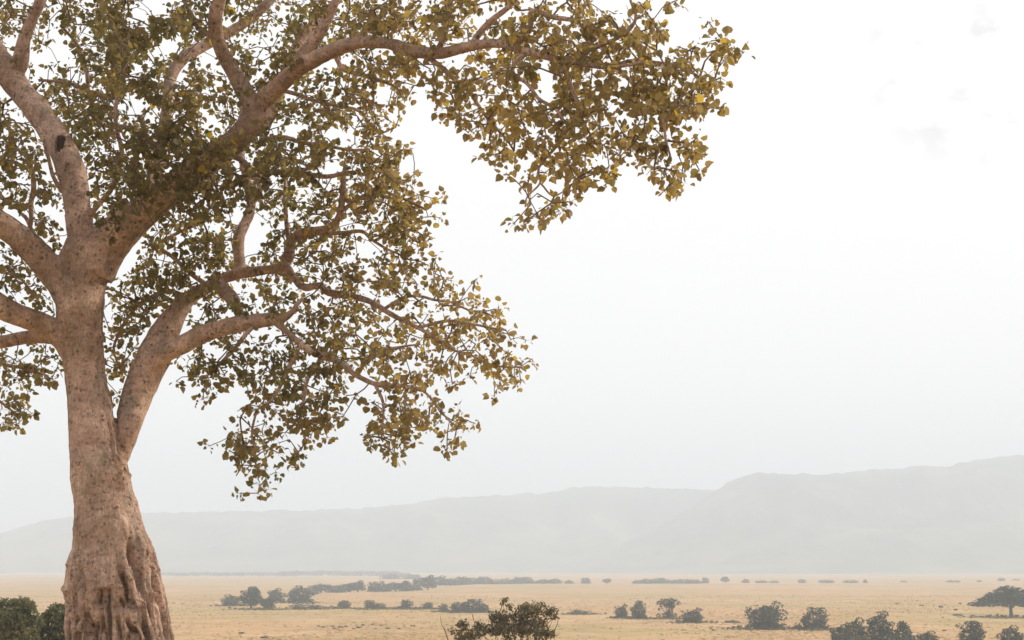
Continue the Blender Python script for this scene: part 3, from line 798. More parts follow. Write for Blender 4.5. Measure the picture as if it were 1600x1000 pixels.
for (x, y, d) in cells:
    nl = -math.log(max(.035, 1 - d / 9.2)) * ((45 if x < 480 else 40 if x < 640 else 27) * (.92 if y > 430 else 1))
    k = nl / 8.6
    k = int(k) + (rng.random() < k - int(k))
    for _ in range(k):
        px, py = x + rng.random() * 25, y + rng.random() * 25
        if d >= 6 and rng.random() > .88 + 1.5 * mnoise.noise(Vector((px / 34, py / 34, 2.5))): continue
        dd = (LPX[:, 0] - px) ** 2 + (LPX[:, 1] - py) ** 2
        j = np.argpartition(dd, 6)[:6]
        wgt = 1 / (dd[j] + 60)
        dep = (LPX[j, 2] * wgt).sum() / wgt.sum()
        core = math.exp(-((px - 230) / 380) ** 2 - ((py - 100) / 300) ** 2)
        dep += rng.normal() * (.55 + 1.1 * core) - core * .55
        if dep > -.2 and rng.random() < core * .5: dep += rng.random() * 3
        bd = np.hypot(BARE[:, 0] - px, BARE[:, 1] - py) - BARE[:, 2]
        kb = int(np.argmin(bd))
        if bd[kb] < 9 and rng.random() < (.93 if BARE[kb, 2] > 8 else .7):
            dep = max(dep, BARE[kb, 3] + .45 + rng.random() * .9)
        if 205 < px < 395 and 205 < py < 335 and rng.random() < .6 or 215 < px < 300 and 105 < py < 300 and rng.random() < .5:
            dep = -1.5 - rng.random() * 1.2
        if 232 < px < 345 and 380 < py < 472 and rng.random() < .55:
            dep = .1 - rng.random() * 1.1
        ros.append(at(px, py, YT + dep))
ros = np.array(ros)
# grow twigs: nearest rosettes first
A = np.array(node_p)
dmin = np.array([np.min(np.sum((A - p) ** 2, 1)) for p in ros])
ros = ros[np.argsort(dmin)]
buf = np.zeros((len(A) + len(ros) * 4 + 10, 3)); buf[:len(A)] = A; nb = len(A)
par = [-1] * nb; load = [0.] * nb
paths = []
for p in ros:
    d2 = np.sum((buf[:nb] - p) ** 2, 1)
    j = int(np.argmin(d2)); L = math.sqrt(d2[j])
    a = buf[j].copy()
    n = max(1, min(4, int(L / .16)))
    perp = rng.normal(size=3) * L * .12
    prev = j
    for s in range(1, n + 1):
        t = s / n
        q = a * (1 - t) + p * t + perp * math.sin(math.pi * t) + np.array([0, 0, .10 * L * math.sin(math.pi * t)])
        buf[nb] = q; par.append(prev); load.append(0.); prev = nb; nb += 1
    load[prev] += 1
for i in range(nb - 1, -1, -1):
    if par[i] >= 0: load[par[i]] += load[i]
n0 = len(A)
rad_of = lambda i: .0045 + .0036 * math.sqrt(max(load[i], .3))
kids = {}
for i in range(n0, nb): kids.setdefault(par[i], []).append(i)
done = set()
for i in range(n0, nb):
    if par[i] >= n0 and i in done: continue
    ch = [par[i], i]; done.add(i)
    while True:
        ks = [k for k in kids.get(ch[-1], []) if k not in done]
        if not ks: break
        k = max(ks, key=lambda q: load[q]); done.add(k); ch.append(k)
    rr = [rad_of(k if k >= n0 else ch[1]) for k in ch]
    twigs.tube(buf[ch], np.minimum.accumulate(rr), 4)
V_ = np.vstack(twigs.V) - base
tw = mesh_obj('twigs', V_, twigs.F, TWIG, fig)

# leaves: round heart-shaped blades in rosettes at the twig ends
LEAF = np.array([(0, 0, 0), (.36, .02, .10), (.52, .38, .17), (.34, .74, .13), (0, 1.08, -.10), (-.34, .74, .13), (-.52, .38, .17), (-.36, .02, .10)])
def leaves(centres, per, size, spread, droop, g, flat=.4, petiole=.0045):
    C = np.repeat(centres, per, axis=0)
    n = len(C)
    dirs = rand_dirs(n, g); dirs[:, 2] -= droop
    dirs /= np.linalg.norm(dirs, axis=1)[:, None]
    org = C + dirs * (spread * (.25 + .75 * g.random((n, 1))))
    ld = dirs + rand_dirs(n, g) * .55; ld[:, 2] -= .25; ld /= np.linalg.norm(ld, axis=1)[:, None]
    nrm = rand_dirs(n, g); nrm[:, 2] += flat
    nrm -= ld * np.sum(nrm * ld, 1)[:, None]
    nrm /= np.linalg.norm(nrm, axis=1)[:, None] + 1e-9
    sx = np.cross(ld, nrm)
    sz = size * (.5 + .95 * g.random((n, 1)) ** 1.4)
    wd = .78 + .4 * g.random((n, 1))
    curl = (g.random((n, 1)) * 2.6 - .5)
    skew = g.normal(size=(n, 1)) * .12
    pts = [org + sz * (a * wd * sx + (b + a * skew) * ld + c * curl * nrm) for a, b, c in LEAF]
    pts += [C - sx * petiole, C + sx * petiole]
    V = np.stack(pts, 1).reshape(-1, 3)
    i0 = np.arange(n)[:, None] * 10
    f = np.concatenate([i0 + np.array([[0, 1, 2, 3]]), i0 + np.array([[0, 3, 4, 5]]), i0 + np.array([[0, 5, 6, 7]]), i0 + np.array([[8, 9, 0, 0]])], 0)
    f = [tuple(q) if q[2] != q[3] else tuple(q[:3]) for q in f.tolist()]
    return V, f, n
lv, lf, nl = leaves(ros, 9, np.repeat(np.where(ros[:, 0] > -1.2, .096, .096), 9)[:, None], .16, .35, rng)
cl_t = np.array([.5 + .6 * mnoise.noise(Vector(p * .8)) + .35 * mnoise.noise(Vector(p * 2.4)) for p in ros])
tint_x = np.clip((ros[:, 0] + 2.5) / 7, -.22, .14)         # leaf tint gets lighter and yellower from left to right across the crown
tint = np.clip(np.repeat(.46 + .6 * (cl_t - .5) + tint_x, 9) + rng.normal(size=nl) * .17, 0, .93)
tint[rng.random(nl) < .010] = .98
crown = mesh_obj('crown', lv - base, lf, FIG_LEAF, fig, np.repeat(tint, 10), smooth=False)

# ------------------------------------------------------------------ trees of the plain
def blob_leaves(lobes, n, size, g, hollow=.55, tint_bias=0.):
    """leaf clumps spread through ellipsoid lobes (cx,cy,cz,rx,ry,rz)"""
    L = np.array(lobes, float)
    vol = (L[:, 3] * L[:, 4] * L[:, 5]) ** .75
    which = g.choice(len(L), n, p=vol / vol.sum())
    d = rand_dirs(n, g)
    rad = hollow + (1 - hollow) * g.random(n) ** .6
    rad *= 1 + .16 * np.array([mnoise.noise(Vector(q * 2.3 + L[k, :3])) for q, k in zip(d, which)])
    P = L[which, :3] + d * rad[:, None] * L[which, 3:6]
    u = rand_dirs(n, g); v = rand_dirs(n, g)
    v -= u * np.sum(u * v, 1)[:, None]; v /= np.linalg.norm(v, axis=1)[:, None]
    s = size * (.5 + g.random((n, 1)))
    wv = np.cross(u, v) * s * .35
    V = np.stack([P - u * s, P - v * s * .62 + wv, P + u * s, P + v * s * .62 + wv], 1).reshape(-1, 3)
    f = np.arange(4 * n).reshape(n, 4)
    t = np.clip(.45 + tint_bias + .5 * np.array([mnoise.noise(Vector(p * .9)) for p in P]) + g.normal(size=n) * .15, 0, 1)
    return V, f, np.repeat(t, 4)
def make_tree(name, lobes, n, size, limbs, leaf=PLAIN_LEAF, seed=1, hollow=.55, wood=WOOD, trunk_name='trunk', crown_name='crown'):
    g = np.random.default_rng(seed)
    r = empty(name, (0, 0, 0))
    mb = MB()
    for l in limbs:
        a = np.array(l, float)
        P = catmull(a[:, :3], 4); rr = np.interp(np.linspace(0, len(a) - 1, len(P)), np.arange(len(a)), a[:, 3])
        mb.tube(P, rr, 7)
    mb.build(trunk_name, wood, r)
    V, f, t = blob_leaves(lobes, n, size, g, hollow)
    ok = (V.reshape(-1, 4, 3)[:, :, 2].min(1) > .02)
    V = V.reshape(-1, 4, 3)[ok].reshape(-1, 3); t = t.reshape(-1, 4)[ok].ravel()
    f = np.arange(len(V)).reshape(-1, 4)
    mesh_obj(crown_name, V, f, leaf, r, t, smooth=False)
    return r
def rand_lobes(seed, n, w, z0, z1, r0, r1, flat=.8, dome=True):
    g = random.Random(seed); out = []
    for i in range(n):
        a = g.random() * 6.283; q = math.sqrt(g.random())
        x, y = math.cos(a) * q * w, math.sin(a) * q * w
        zz = g.random()
        top = z1 if not dome else z0 + (z1 - z0) * math.sqrt(max(.05, 1 - q * q * .85))
        z = z0 + (top - z0) * zz
        r = r0 + (r1 - r0) * g.random()
        out.append((x, y, z, r, r, r * flat))
    return out
def bumps_on(seed, n, w, zc, h):
    g = random.Random(seed); out = []
    for i in range(n):
        a = i * 2.39996 + g.random(); u = -.75 + 1.75 * (i + g.random()) / n
        c = math.sqrt(max(0, 1 - u * u)); r = .07 + .13 * g.random() ** 1.5
        k = .72 + .42 * g.random()
        out.append((math.cos(a) * c * w * k, math.sin(a) * c * w * k, zc + u * h * k, r, r, r * .85))
    return out
def skirt(seed):
    return [((.33 + .08 * math.sin(k * 2.1 + seed)) * math.cos(k * .79 + seed), (.33 + .08 * math.sin(k * 2.1 + seed)) * math.sin(k * .79 + seed), .07, .15, .15, .10 + .05 * math.sin(k * 3.3 + seed)) for k in range(8)] + [(0, 0, .12, .34, .34, .14)]
# every kind is modelled 1 m tall and about 1 m wide at scale 1, then scaled per tree
def proto(kind, seed):
    g = random.Random(seed)
    lean = (g.random() - .5) * .1
    if kind == 'round':                        # dense round crown down to the ground
        lob = [(lean * 2, 0, .40, .30 + .1 * g.random(), .34, .36)] + bumps_on(seed, 20, .36, .42, .42) + skirt(seed)
        return make_tree('savanna_tree', lob, 2600, .032, [[(0, 0, -.05, .05), (lean, 0, .3, .035), (lean * 2, .02, .6, .012)], [(lean, 0, .25, .025), (.18, .05, .55, .008)], [(lean, 0, .25, .025), (-.18, .05, .55, .008)]], seed=seed)
    if kind == 'stem':                         # crown on a visible trunk
        lob = [(lean, 0, .52, .36, .36, .38)] + bumps_on(seed, 18, .38, .50, .38)
        return make_tree('savanna_tree', lob, 2600, .032, [[(0, 0, -.05, .045), (lean, 0, .3, .032), (lean * 2, .02, .7, .012)], [(lean, 0, .25, .022), (.22, .05, .6, .008)], [(lean, 0, .22, .022), (-.24, -.05, .58, .008)]], seed=seed)
    if kind == 'ragged':                       # solid skirt with loose shoots sticking up
        lob = [(-.03, 0, .38, .40, .36, .34), (.1, 0, .52, .26, .24, .26)] + bumps_on(seed, 14, .38, .36, .32) + skirt(seed)
        lob += [(.25, 0, .86, .13, .10, .09), (.36, .05, .78, .09, .08, .08), (-.40, 0, .70, .09, .08, .08), (-.2, .1, .75, .06, .06, .06), (.12, -.05, .78, .07, .07, .06)]
        return make_tree('savanna_tree', lob, 2800, .032, [[(0, 0, -.05, .05), (.05, 0, .4, .03), (.25, 0, .88, .01)], [(0, 0, .2, .03), (-.2, .05, .5, .012), (-.40, 0, .72, .006)], [(.1, 0, .4, .02), (.36, .05, .78, .006)]], seed=seed)
    if kind == 'airy':                         # thin open umbrella on several stems
        lob = [(.0, 0, .78, .30, .24, .14), (.16, 0, .62, .14, .12, .2), (-.2, .05, .62, .13, .12, .16), (.05, 0, .42, .16, .14, .34), (-.05, .05, .16, .2, .2, .16), (.25, 0, .14, .14, .14, .13), (.06, 0, .70, .15, .13, .14), (-.34, 0, .74, .12, .1, .10), (-.18, .05, .88, .14, .1, .06), (.08, 0, .92, .16, .1, .06), (.3, .04, .86, .12, .1, .06), (.42, 0, .72, .09, .08, .10), (-.36, 0, .45, .05, .05, .12), (-.38, 0, .18, .09, .09, .1)]
        return make_tree('open_crowned_tree', lob, 1700, .03, [[(0, 0, -.05, .04), (.04, 0, .4, .03), (.06, 0, .9, .01)], [(0, 0, .1, .02), (-.25, 0, .5, .014), (-.36, 0, .78, .006)], [(.04, 0, .3, .02), (.3, 0, .65, .012), (.42, 0, .8, .006)]], seed=seed)
    if kind == 'umbrella':                     # flat-topped acacia
        lob = []
        for q, m_, z, rz in ((.48, 13, .36, .07), (.38, 11, .48, .10), (.26, 8, .61, .12), (.12, 5, .74, .13)):
            for k in range(m_):
                a = k * 6.283 / m_ + q * 9
                lob.append((q * math.cos(a), q * math.sin(a), z + .05 * g.random(), .11 + .05 * g.random(), .12, rz))
        lob += [(-.03, 0, .88, .13, .12, .08), (0, 0, .58, .34, .34, .14), (-.5, 0, .37, .07, .08, .05)]
        return make_tree('umbrella_acacia', lob, 4600, .026, [[(0, 0, -.05, .032), (.0, 0, .25, .022), (-.01, 0, .5, .015), (-.05, 0, .75, .008)], [(0, 0, .25, .018), (.16, .04, .5, .01), (.34, .05, .66, .005)], [(0, 0, .28, .018), (-.18, .03, .5, .01), (-.36, 0, .62, .005)], [(0, 0, .3, .014), (.05, -.2, .6, .006)], [(0, 0, .3, .014), (.03, .22, .6, .006)]], seed=seed)
    if kind == 'shrub':                        # wide low thicket
        lob = [(0, 0, .28, .42, .42, .26)] + bumps_on(seed, 16, .42, .34, .40) + skirt(seed)
        return make_tree('thicket_shrub', lob, 2000, .032, [[(0, 0, -.05, .025), (.1, 0, .5, .01)], [(0, 0, -.05, .02), (-.2, 0, .5, .008)], [(.1, 0, -.05, .02), (.3, 0, .5, .008)]], seed=seed, trunk_name='stems', crown_name='foliage')
PROTO = {}; BASES = []
KINDS = {'round': 5, 'stem': 4, 'ragged': 2, 'airy': 2, 'umbrella': 2, 'shrub': 4}
def place(kind, px, ybase, wpx, ytop, label, group=None, Y=None, rot=None):
    """tree whose foot is seen at (px, ybase), wpx pixels wide, top at ytop; Y given where the foot is out of view"""
    if Y is None:
        d = ray(px, ybase)
        Y = d[1] * (CAM.z / -d[2])
    x = at(px, ybase, Y)[0]
    z = float(ground_z(x, Y))
    hgt = at(px, ytop, Y)[2] - z
    wid = wpx * mpp(px, ybase, Y)
    sd_ = random.randrange(KINDS[kind])
    key = (kind, sd_)
    if key not in PROTO:
        PROTO[key] = r = proto(kind, 11 + sd_ * 7 + len(kind)); first = True
    else:
        p = PROTO[key]
        r = p.copy(); COL.objects.link(r)
        for c in p.children:
            k = c.copy(); COL.objects.link(k); k.parent = r
    r.location = (x, Y, z)
    BASES.append((x, Y, wid))
    fl = wid / 1.06; fh = hgt / .98
    r.scale = (fl, fl, fh)
    r.rotation_euler = (0, 0, rot if rot is not None else (random.random() * 6.28 if kind not in ('ragged', 'airy') else (random.random() - .5) * .5))
    for k_ in ('group', 'label', 'category'):
        if k_ in r: del r[k_]
    tag(r, label, 'shrub' if kind == 'shrub' else 'tree', group)
    return r

# --- right-hand foreground trees of the plain
place('ragged', 1197, 983, 72, 937, 'broad ragged dark tree with loose shoots on top, left of the round dome-shaped tree', rot=.1)
place('round', 1275, 984, 55, 947, 'round dome-shaped dark tree between the ragged tree and the big thicket')
place('shrub', 1247, 983, 15, 970, 'small reddish shrub at the left foot of the dome-shaped tree')
place('round', 1314, 1008, 42, 972, 'low dark tree at the left end of the big thicket', Y=285)
place('round', 1338, 1008, 44, 961, 'dark rounded tree standing between the low end and the crest of the big thicket', Y=292)
place('round', 1376, 1008, 56, 950, 'tallest tree of the big thicket, with a twin-domed crest', Y=290)
place('round', 1412, 1008, 40, 965, 'tree on the right shoulder of the big thicket', Y=288)
place('shrub', 1360, 1012, 80, 984, 'wide dark shrub filling the front of the big thicket', Y=272)
place('shrub', 1412, 1012, 60, 982, 'grey green shrub in front of the right shoulder of the big thicket', Y=274)
place('round', 1450, 1010, 42, 983, 'low domed bush at the right foot of the big thicket', Y=282)
place('round', 1519, 1008, 60, 968, 'compact dark round-headed tree in front of the umbrella acacia', Y=288)
place('round', 1580, 1008, 46, 974, 'ragged dark tree at the lower right corner, cut by the frame', Y=283)
place('umbrella', 1580, 964, 112, 914, 'flat-topped umbrella acacia with a slim bare trunk', rot=0)
# --- middle row right of the foreground shrub
place('shrub', 905, 960, 38, 950, 'lone flat shrub just right of the foreground shrub')
place('ragged', 971, 966, 25, 942, 'small conical tree at the left end of the four-tree row')
place('round', 999, 967, 33, 937, 'tallest dark round tree of the four-tree row')
place('airy', 1044, 967, 42, 934, 'open umbrella-like tree with sky gaps in the four-tree row', rot=0)
place('ragged', 1082, 973, 42, 948, 'low broad tree at the right end of the four-tree row')
place('shrub', 1145, 973, 14, 968, 'tiny dark shrub between the four-tree row and the ragged tree')
# --- front row left of the foreground shrub
place('round', 361, 947, 36, 927, 'leftmost small tree of the grove beside the fig trunk')
place('stem', 392, 952, 48, 918, 'big round-headed tree in front of the grove beside the fig trunk')
place('stem', 418, 953, 32, 933, 'short tree with bare stem in front of the grove')
place('round', 430, 941, 32, 917, 'grey tree behind the middle of the grove')
place('round', 468, 942, 54, 913, 'widest dark tree at the back right of the grove')
place('shrub', 478, 952, 60, 939, 'long low shrub at the right foot of the grove')
place('round', 537, 951, 28, 936, 'lone small dome tree right of the grove')
place('shrub', 518, 951, 16, 945, 'low shrub touching the lone dome tree')
place('round', 578, 952, 26, 937, 'first round tree of the thin tree row right of the grove')
place('round', 594, 952, 22, 941, 'small tree leaning on the first round tree of the thin row')
place('shrub', 617, 952, 24, 946, 'low shrub in a gap of the thin tree row')
place('round', 635, 952, 26, 935, 'pointed middle tree of the thin tree row')
place('shrub', 654, 952, 18, 946, 'low shrub right of the pointed tree in the thin row')
place('round', 668, 952, 24, 939, 'small rounded tree at the right end of the thin row')
place('round', 693, 956, 20, 942, 'little tree on the left edge of the long bushy thicket')
place('round', 716, 957, 34, 938, 'left half of the long bushy thicket behind the foreground shrub')
place('round', 739, 957, 42, 933, 'highest tree of the long bushy thicket behind the foreground shrub')
place('round', 756, 957, 24, 941, 'right end tree of the long bushy thicket, half behind the foreground shrub')
# --- hazy tree lines further out
G1 = 'hazy trees of the middle tree line'
L1 = 'grey hazy tree in the continuous middle line of trees behind the grove'
for px, yb, w_, yt in [(503, 926, 34, 911), (524, 926, 30, 912), (545, 925, 34, 910), (562, 925, 26, 909), (583, 925, 30, 907), (600, 925, 28, 905), (617, 924, 30, 908), (637, 924, 30, 904), (653, 923, 24, 902), (666, 922, 24, 899), (488, 929, 26, 914)]:
    place(random.choice(('round', 'round', 'stem', 'shrub')), px + random.uniform(-3, 3), yb, w_ * random.uniform(.9, 1.5), yt + random.uniform(-2, 2.5), L1, G1)
G2 = 'faint trees of the far tree line'
L2 = 'faint blue grey tree in the far unbroken tree line under the escarpment'
for px, yb, w_, yt in [(684, 915, 28, 899), (703, 915, 30, 900), (722, 914, 30, 900), (741, 913, 30, 899), (760, 913, 32, 900), (778, 913, 30, 901), (796, 912.5, 30, 901), (815, 912, 30, 901), (832, 912, 26, 903), (848, 912, 26, 904), (865, 912, 24, 904), (642, 905, 30, 897), (612, 905, 34, 896)]:
    place(random.choice(('round', 'round', 'shrub')), px + random.uniform(-3, 3), yb, w_ * random.uniform(1, 1.5), yt + random.uniform(-1.5, 2), L2, G2)
place('round', 889, 912, 20, 906, 'small faint bush in the gap at the end of the far tree line')
place('round', 915, 912, 20, 901, 'faint hump-shaped tree standing free past the end of the far tree line')
place('stem', 948, 912, 17, 904, 'lone faint double-headed tree left of the long far copse')
G3 = 'faint trees of the long far copse'
L3 = 'faint grey tree in the long far copse above the four-tree row'
for px, yb, w_, yt in [(995, 912, 20, 906), (1013, 912, 26, 904), (1030, 912, 26, 903), (1048, 912, 30, 902), (1068, 912, 28, 903), (1084, 912, 24, 904), (1103, 911.5, 14, 901)]:
    place(random.choice(('round', 'shrub')), px + random.uniform(-2, 2), yb, w_ * random.uniform(1, 1.4), yt + random.uniform(-1, 1.5), L3, G3)
place('stem', 1133, 911, 15, 900, 'lone pale tree just right of the long far copse')
place('round', 1165, 911, 15, 904, 'small pale round tree above the ragged tree')
place('shrub', 1190, 911, 24, 905, 'pale low bush left half of the pair above the ragged tree')
place('shrub', 1209, 911, 20, 906, 'pale low bush right half of the pair above the ragged tree')
place('round', 1253, 911, 15, 904, 'single pale tree above the dome-shaped tree')
place('shrub', 1292, 911, 30, 904, 'pale mound of trees right above the dome-shaped tree')
place('shrub', 1329, 911, 25, 904, 'pale mound of trees above the big thicket')
place('round', 1352, 911, 10, 905, 'tiny pale tree beside the mound above the big thicket')
place('shrub', 1412, 910, 12, 906, 'very faint low bush alone above the right shoulder of the big thicket')
place('shrub', 1489, 910, 26, 905, 'faint flat bush left of the umbrella acacia')
place('round', 1530, 909.5, 10, 906, 'tiny faint bush just left of the acacia crown')
place('round', 1565, 908, 14, 902, 'faint far tree above the acacia crown')
place('shrub', 1588, 907, 14, 903, 'faint far bush above the right half of the acacia crown')
place('shrub', 70, 895, 14, 891, 'faint far bush left of the fig trunk')
place('shrub', 3, 896, 14, 892, 'faint far bush at the left edge of the plain')

# far woodland strip under the escarpment that reads as one mass
g = np.random.default_rng(5)
lobes = []
for px in np.arange(225, 640, 3.5):
    Yd = 2350 + g.random() * 300
    top = 894.8 + (g.random() - .5) * 2 - (2 if 440 < px < 620 else 0)
    p = at(px, 900, Yd); h = max(3, at(px, top, Yd)[2])
    lobes.append((p[0], Yd, h * .5, 6 + g.random() * 5, 8, h * .55))
Vw, fw_, tw_ = blob_leaves(lobes, 9000, 1.3, g, .4)
tag(mesh_obj('far_woodland', Vw, fw_, PLAIN_LEAF, None, tw_, smooth=False), 'thin blue grey strip of far woodland at the foot of the escarpment', 'woodland', kind='stuff')

# dry grass standing on the near plain
g = np.random.default_rng(77)
n = 42000
gy_ = 285 + 520 * g.random(n) ** 1.7
gx_ = (g.random(n) - .5) * .84 * gy_
keep = np.array([mnoise.noise(Vector((a * .02, b * .012, 1))) + .5 * mnoise.noise(Vector((a * .1, b * .05, 4))) for a, b in zip(gx_, gy_)]) + g.normal(size=n) * .25 > -.05
gx_, gy_ = gx_[keep], gy_[keep]; n = len(gx_)
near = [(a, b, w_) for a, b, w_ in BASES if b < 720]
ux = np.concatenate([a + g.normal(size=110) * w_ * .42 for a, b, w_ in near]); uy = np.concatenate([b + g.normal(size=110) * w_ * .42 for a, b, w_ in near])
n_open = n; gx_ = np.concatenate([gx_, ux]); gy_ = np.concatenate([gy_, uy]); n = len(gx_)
gz_ = ground_z(gx_, gy_)
vs = []
B0 = np.stack([gx_, gy_, gz_ - .03], 1)
wid = .2 + .5 * g.random((n, 1)); hgt = .06 + .17 * g.random((n, 1)) ** 2
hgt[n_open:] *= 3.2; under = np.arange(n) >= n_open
for k in range(2):
    a = g.random(n) * 3.14
    s_ = np.stack([np.cos(a), np.sin(a), a * 0], 1) * wid
    lean_ = g.normal(size=(n, 3)) * .12; lean_[:, 2] = 0
    up = lean_ + np.array([0, 0, 1.0]) * hgt
    vs.append(np.stack([B0 - s_ * .6, B0 + s_ * .6, B0 + s_ + up, B0 - s_ + up * .9], 1).reshape(-1, 3))
gv = np.vstack(vs)
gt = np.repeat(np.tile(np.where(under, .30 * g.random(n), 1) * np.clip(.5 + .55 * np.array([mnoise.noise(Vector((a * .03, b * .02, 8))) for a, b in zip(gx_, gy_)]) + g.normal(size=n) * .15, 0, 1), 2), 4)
GRASS = leaf_mat('standing_grass', [(0, (.10, .10, .045)), (.12, (.24, .20, .08)), (.25, (.38, .285, .12)), (.4, (.48, .33, .15)), (.75, (.60, .41, .21)), (1, (.68, .50, .29))], .35, None, .8)
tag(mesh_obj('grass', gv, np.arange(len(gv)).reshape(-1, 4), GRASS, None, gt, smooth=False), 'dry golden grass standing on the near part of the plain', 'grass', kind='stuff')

# dark tufts on the grass
def tuft_mesh(seed, name='grass_tuft'):
    g = np.random.default_rng(seed)
    n = 90
    a = g.random(n) * 6.283; q = np.sqrt(g.random(n)) * .42
    P = np.stack([np.cos(a) * q, np.sin(a) * q, np.zeros(n)], 1)
    h = (.55 + .5 * g.random(n)) * (1 - (q / .5) ** 2 * .6)
    tip = P * 1.35 + np.stack([np.zeros(n), np.zeros(n), h], 1) + g.normal(size=(n, 3)) * .05
    s = rand_dirs(n, g) * .06; s[:, 2] = 0
    V = np.stack([P - s, P + s, tip + s * .5, tip - s * .4], 1).reshape(-1, 3)
    return V, np.arange(4 * n).reshape(n, 4)
TUFT = plain_mat('tuft_grass', (.11, .09, .05), (.21, .16, .09), 2)
tv, tf = tuft_mesh(3)
t0 = mesh_obj('grass_tuft', tv, tf, TUFT, None, smooth=False)
first = True
GT = 'dark tufts scattered on the grass below the thin tree row'
LT = 'low dark tuft among the scattered row of tufts on the open grass'
def tuft(px, py, w_, h_, label, group=None):
    global first
    o = t0 if first else t0.copy()
    if not first: COL.objects.link(o)
    first = False
    d = ray(px, py); Y = d[1] * (CAM.z / -d[2]); m = mpp(px, py, Y)
    o.location = (at(px, py, Y)[0], Y, 0)
    o.scale = (w_ * m, w_ * m * .8, h_ * m)
    o.rotation_euler = (0, 0, random.random() * 6)
    if 'group' in o: del o['group']
    tag(o, label, 'grass tuft', group)
for px, py, w_, h_ in [(498, 979, 6, 2.2), (505, 980.5, 7, 2.5), (520, 979, 7, 2.2), (522, 982.5, 6, 2), (532, 980.5, 9, 2.5), (541, 979.5, 7, 2.5), (560, 981.5, 8, 3), (567, 977.5, 6, 3), (582, 976, 7, 2), (595, 978, 7, 2), (606, 982.5, 9, 2.2), (624, 983, 6, 2.5), (645, 978.5, 9, 2), (552, 983, 5, 2), (587, 983, 5, 1.6)]:
    tuft(px, py, w_, h_, LT, GT)
tuft(377, 990, 12, 3, 'broad dark tuft alone on the grass right of the fig trunk')
tuft(413, 997, 14, 3.5, 'broad dark tuft at the lower frame edge below the grove')
tuft(1470, 949.5, 8, 4, 'dark tuft on the plain left of the umbrella acacia')
tuft(1493, 954, 7, 3.5, 'darker small tuft right in front of the acacia shade')
tuft(1500, 944, 6, 3, 'small tuft just left of the acacia crown tip')
tuft(1440, 947, 8, 2, 'pale flat tuft above the right shoulder of the big thicket')
tuft(1402, 944, 7, 2, 'faint tuft above the tallest tree of the big thicket')
tuft(1496, 962, 15, 3.5, 'wide greenish tuft above the compact round-headed tree')
tuft(1475, 986, 8, 2.5, 'tuft between the low domed bush and the compact round-headed tree')
tuft(286, 944, 8, 1.5, 'flat tuft on the grass just right of the fig trunk')

# ------------------------------------------------------------------ foreground shrub and bush on the slope
def foreground_shrub():
    g = np.random.default_rng(21); Y = 58.0
    x0 = at(805, 1000, Y)[0]; z0 = float(ground_z(x0, Y))
    r = empty('thorny_shrub', (x0, Y, z0))
    b0 = np.array([x0, Y, z0])
    tag(r, 'dark brown green shrub with bare twigs sticking out at the bottom of the picture', 'shrub')
    m = mpp(800, 960, Y)
    def q(px, py, d=0): return at(px, py, Y + d) - b0
    # clumps (px, py, rx, ry, depth)
    cl = [(835, 952, 24, 12, 0), (858, 957, 14, 10, .3), (815, 960, 16, 10, -.3), (812, 975, 22, 14, .4), (785, 967, 18, 13, 0), (772, 964, 10, 9, -.3), (770, 982, 20, 13, .4), (795, 985, 24, 14, -.5), (745, 984, 20, 9, .2),
          (722, 977, 12, 9, 0), (710, 985, 8, 5, -.2), (717, 994, 12, 7, .2), (738, 995, 18, 9, -.2), (830, 985, 20, 14, -.4), (843, 972, 16, 12, .5), (850, 988, 14, 10, 0), (862, 990, 8, 6, .2), (785, 941, 3, 4, 0), (790, 937, 4, 2, 0), (747, 974, 3, 3, 0), (846, 945, 4, 4, 0), (866, 964, 5, 4, 0), (858, 992, 6, 4, 0), (800, 950, 7, 5, 0), (820, 947, 9, 5, .2)]
    cl += [(x, y, 28, 18, d) for x, y, d in [(740, 1020, .3), (775, 1018, -.6), (810, 1020, -.3), (845, 1018, .3), (800, 1015, .9), (760, 1035, 0), (830, 1040, 0)]]
    stems = MB(); ctr = b0 * 0
    P = []
    for px, py, rx, ry, d in cl:
        tip = q(px, py, d)
        mid = tip * .5 + np.array([0, 0, -.1]) + g.normal(size=3) * .12
        mid[2] = max(mid[2], .3)
        stems.tube(catmull([ctr + g.normal(size=3) * .06, mid, tip], 5), np.linspace(.035, .007, 11), 5)
        n = int(max(5, rx * ry * .25))
        dd = rand_dirs(n, g) * (g.random((n, 1)) ** .4)
        c = tip + dd * np.array([rx * m, (rx + ry) * .5 * m, ry * m])
        P.append(c)
        for k in range(min(14, n // 4)):
            stems.tube(np.array([tip + (c[k] - tip) * .05, (tip + c[k]) * .5 + g.normal(size=3) * .03, c[k]]), (.009, .007, .004), 4)
    for tw_ in ([(700, 1000, 0), (695, 985, 0), (690, 975, 0), (688, 962, 0)], [(704, 1010, 0), (697, 990, 0), (694, 978, 0)], [(860, 1000, .1), (868, 982, .1), (872, 970, .1), (869, 960, .1)], [(845, 985, 0), (862, 968, 0), (872, 958, 0)], [(780, 960, 0), (785, 945, 0), (791, 937, 0)], [(830, 990, 0), (838, 975, -.3), (852, 962, -.3)], [(738, 960, .4), (741, 972, .3), (745, 990, .2)], [(815, 1000, 0), (803, 975, -.4), (792, 960, -.4)]):
        pts = np.array([q(*p) for p in tw_])
        stems.tube(catmull(pts, 4), np.linspace(.022, .006, (len(pts) - 1) * 4 + 1), 5)
    stems.build('stems', TWIG, r)
    P = np.vstack(P)
    v, f, n = leaves(P, 7, .072, .085, .0, g)
    t = np.repeat(np.clip(.4 + .5 * np.array([mnoise.noise(Vector(p * 1.5)) for p in P]), 0, 1), 7) + g.normal(size=n) * .15
    mesh_obj('foliage', v, f, SHRUB_LEAF, r, np.repeat(np.clip(t, 0, 1), 10), smooth=False)
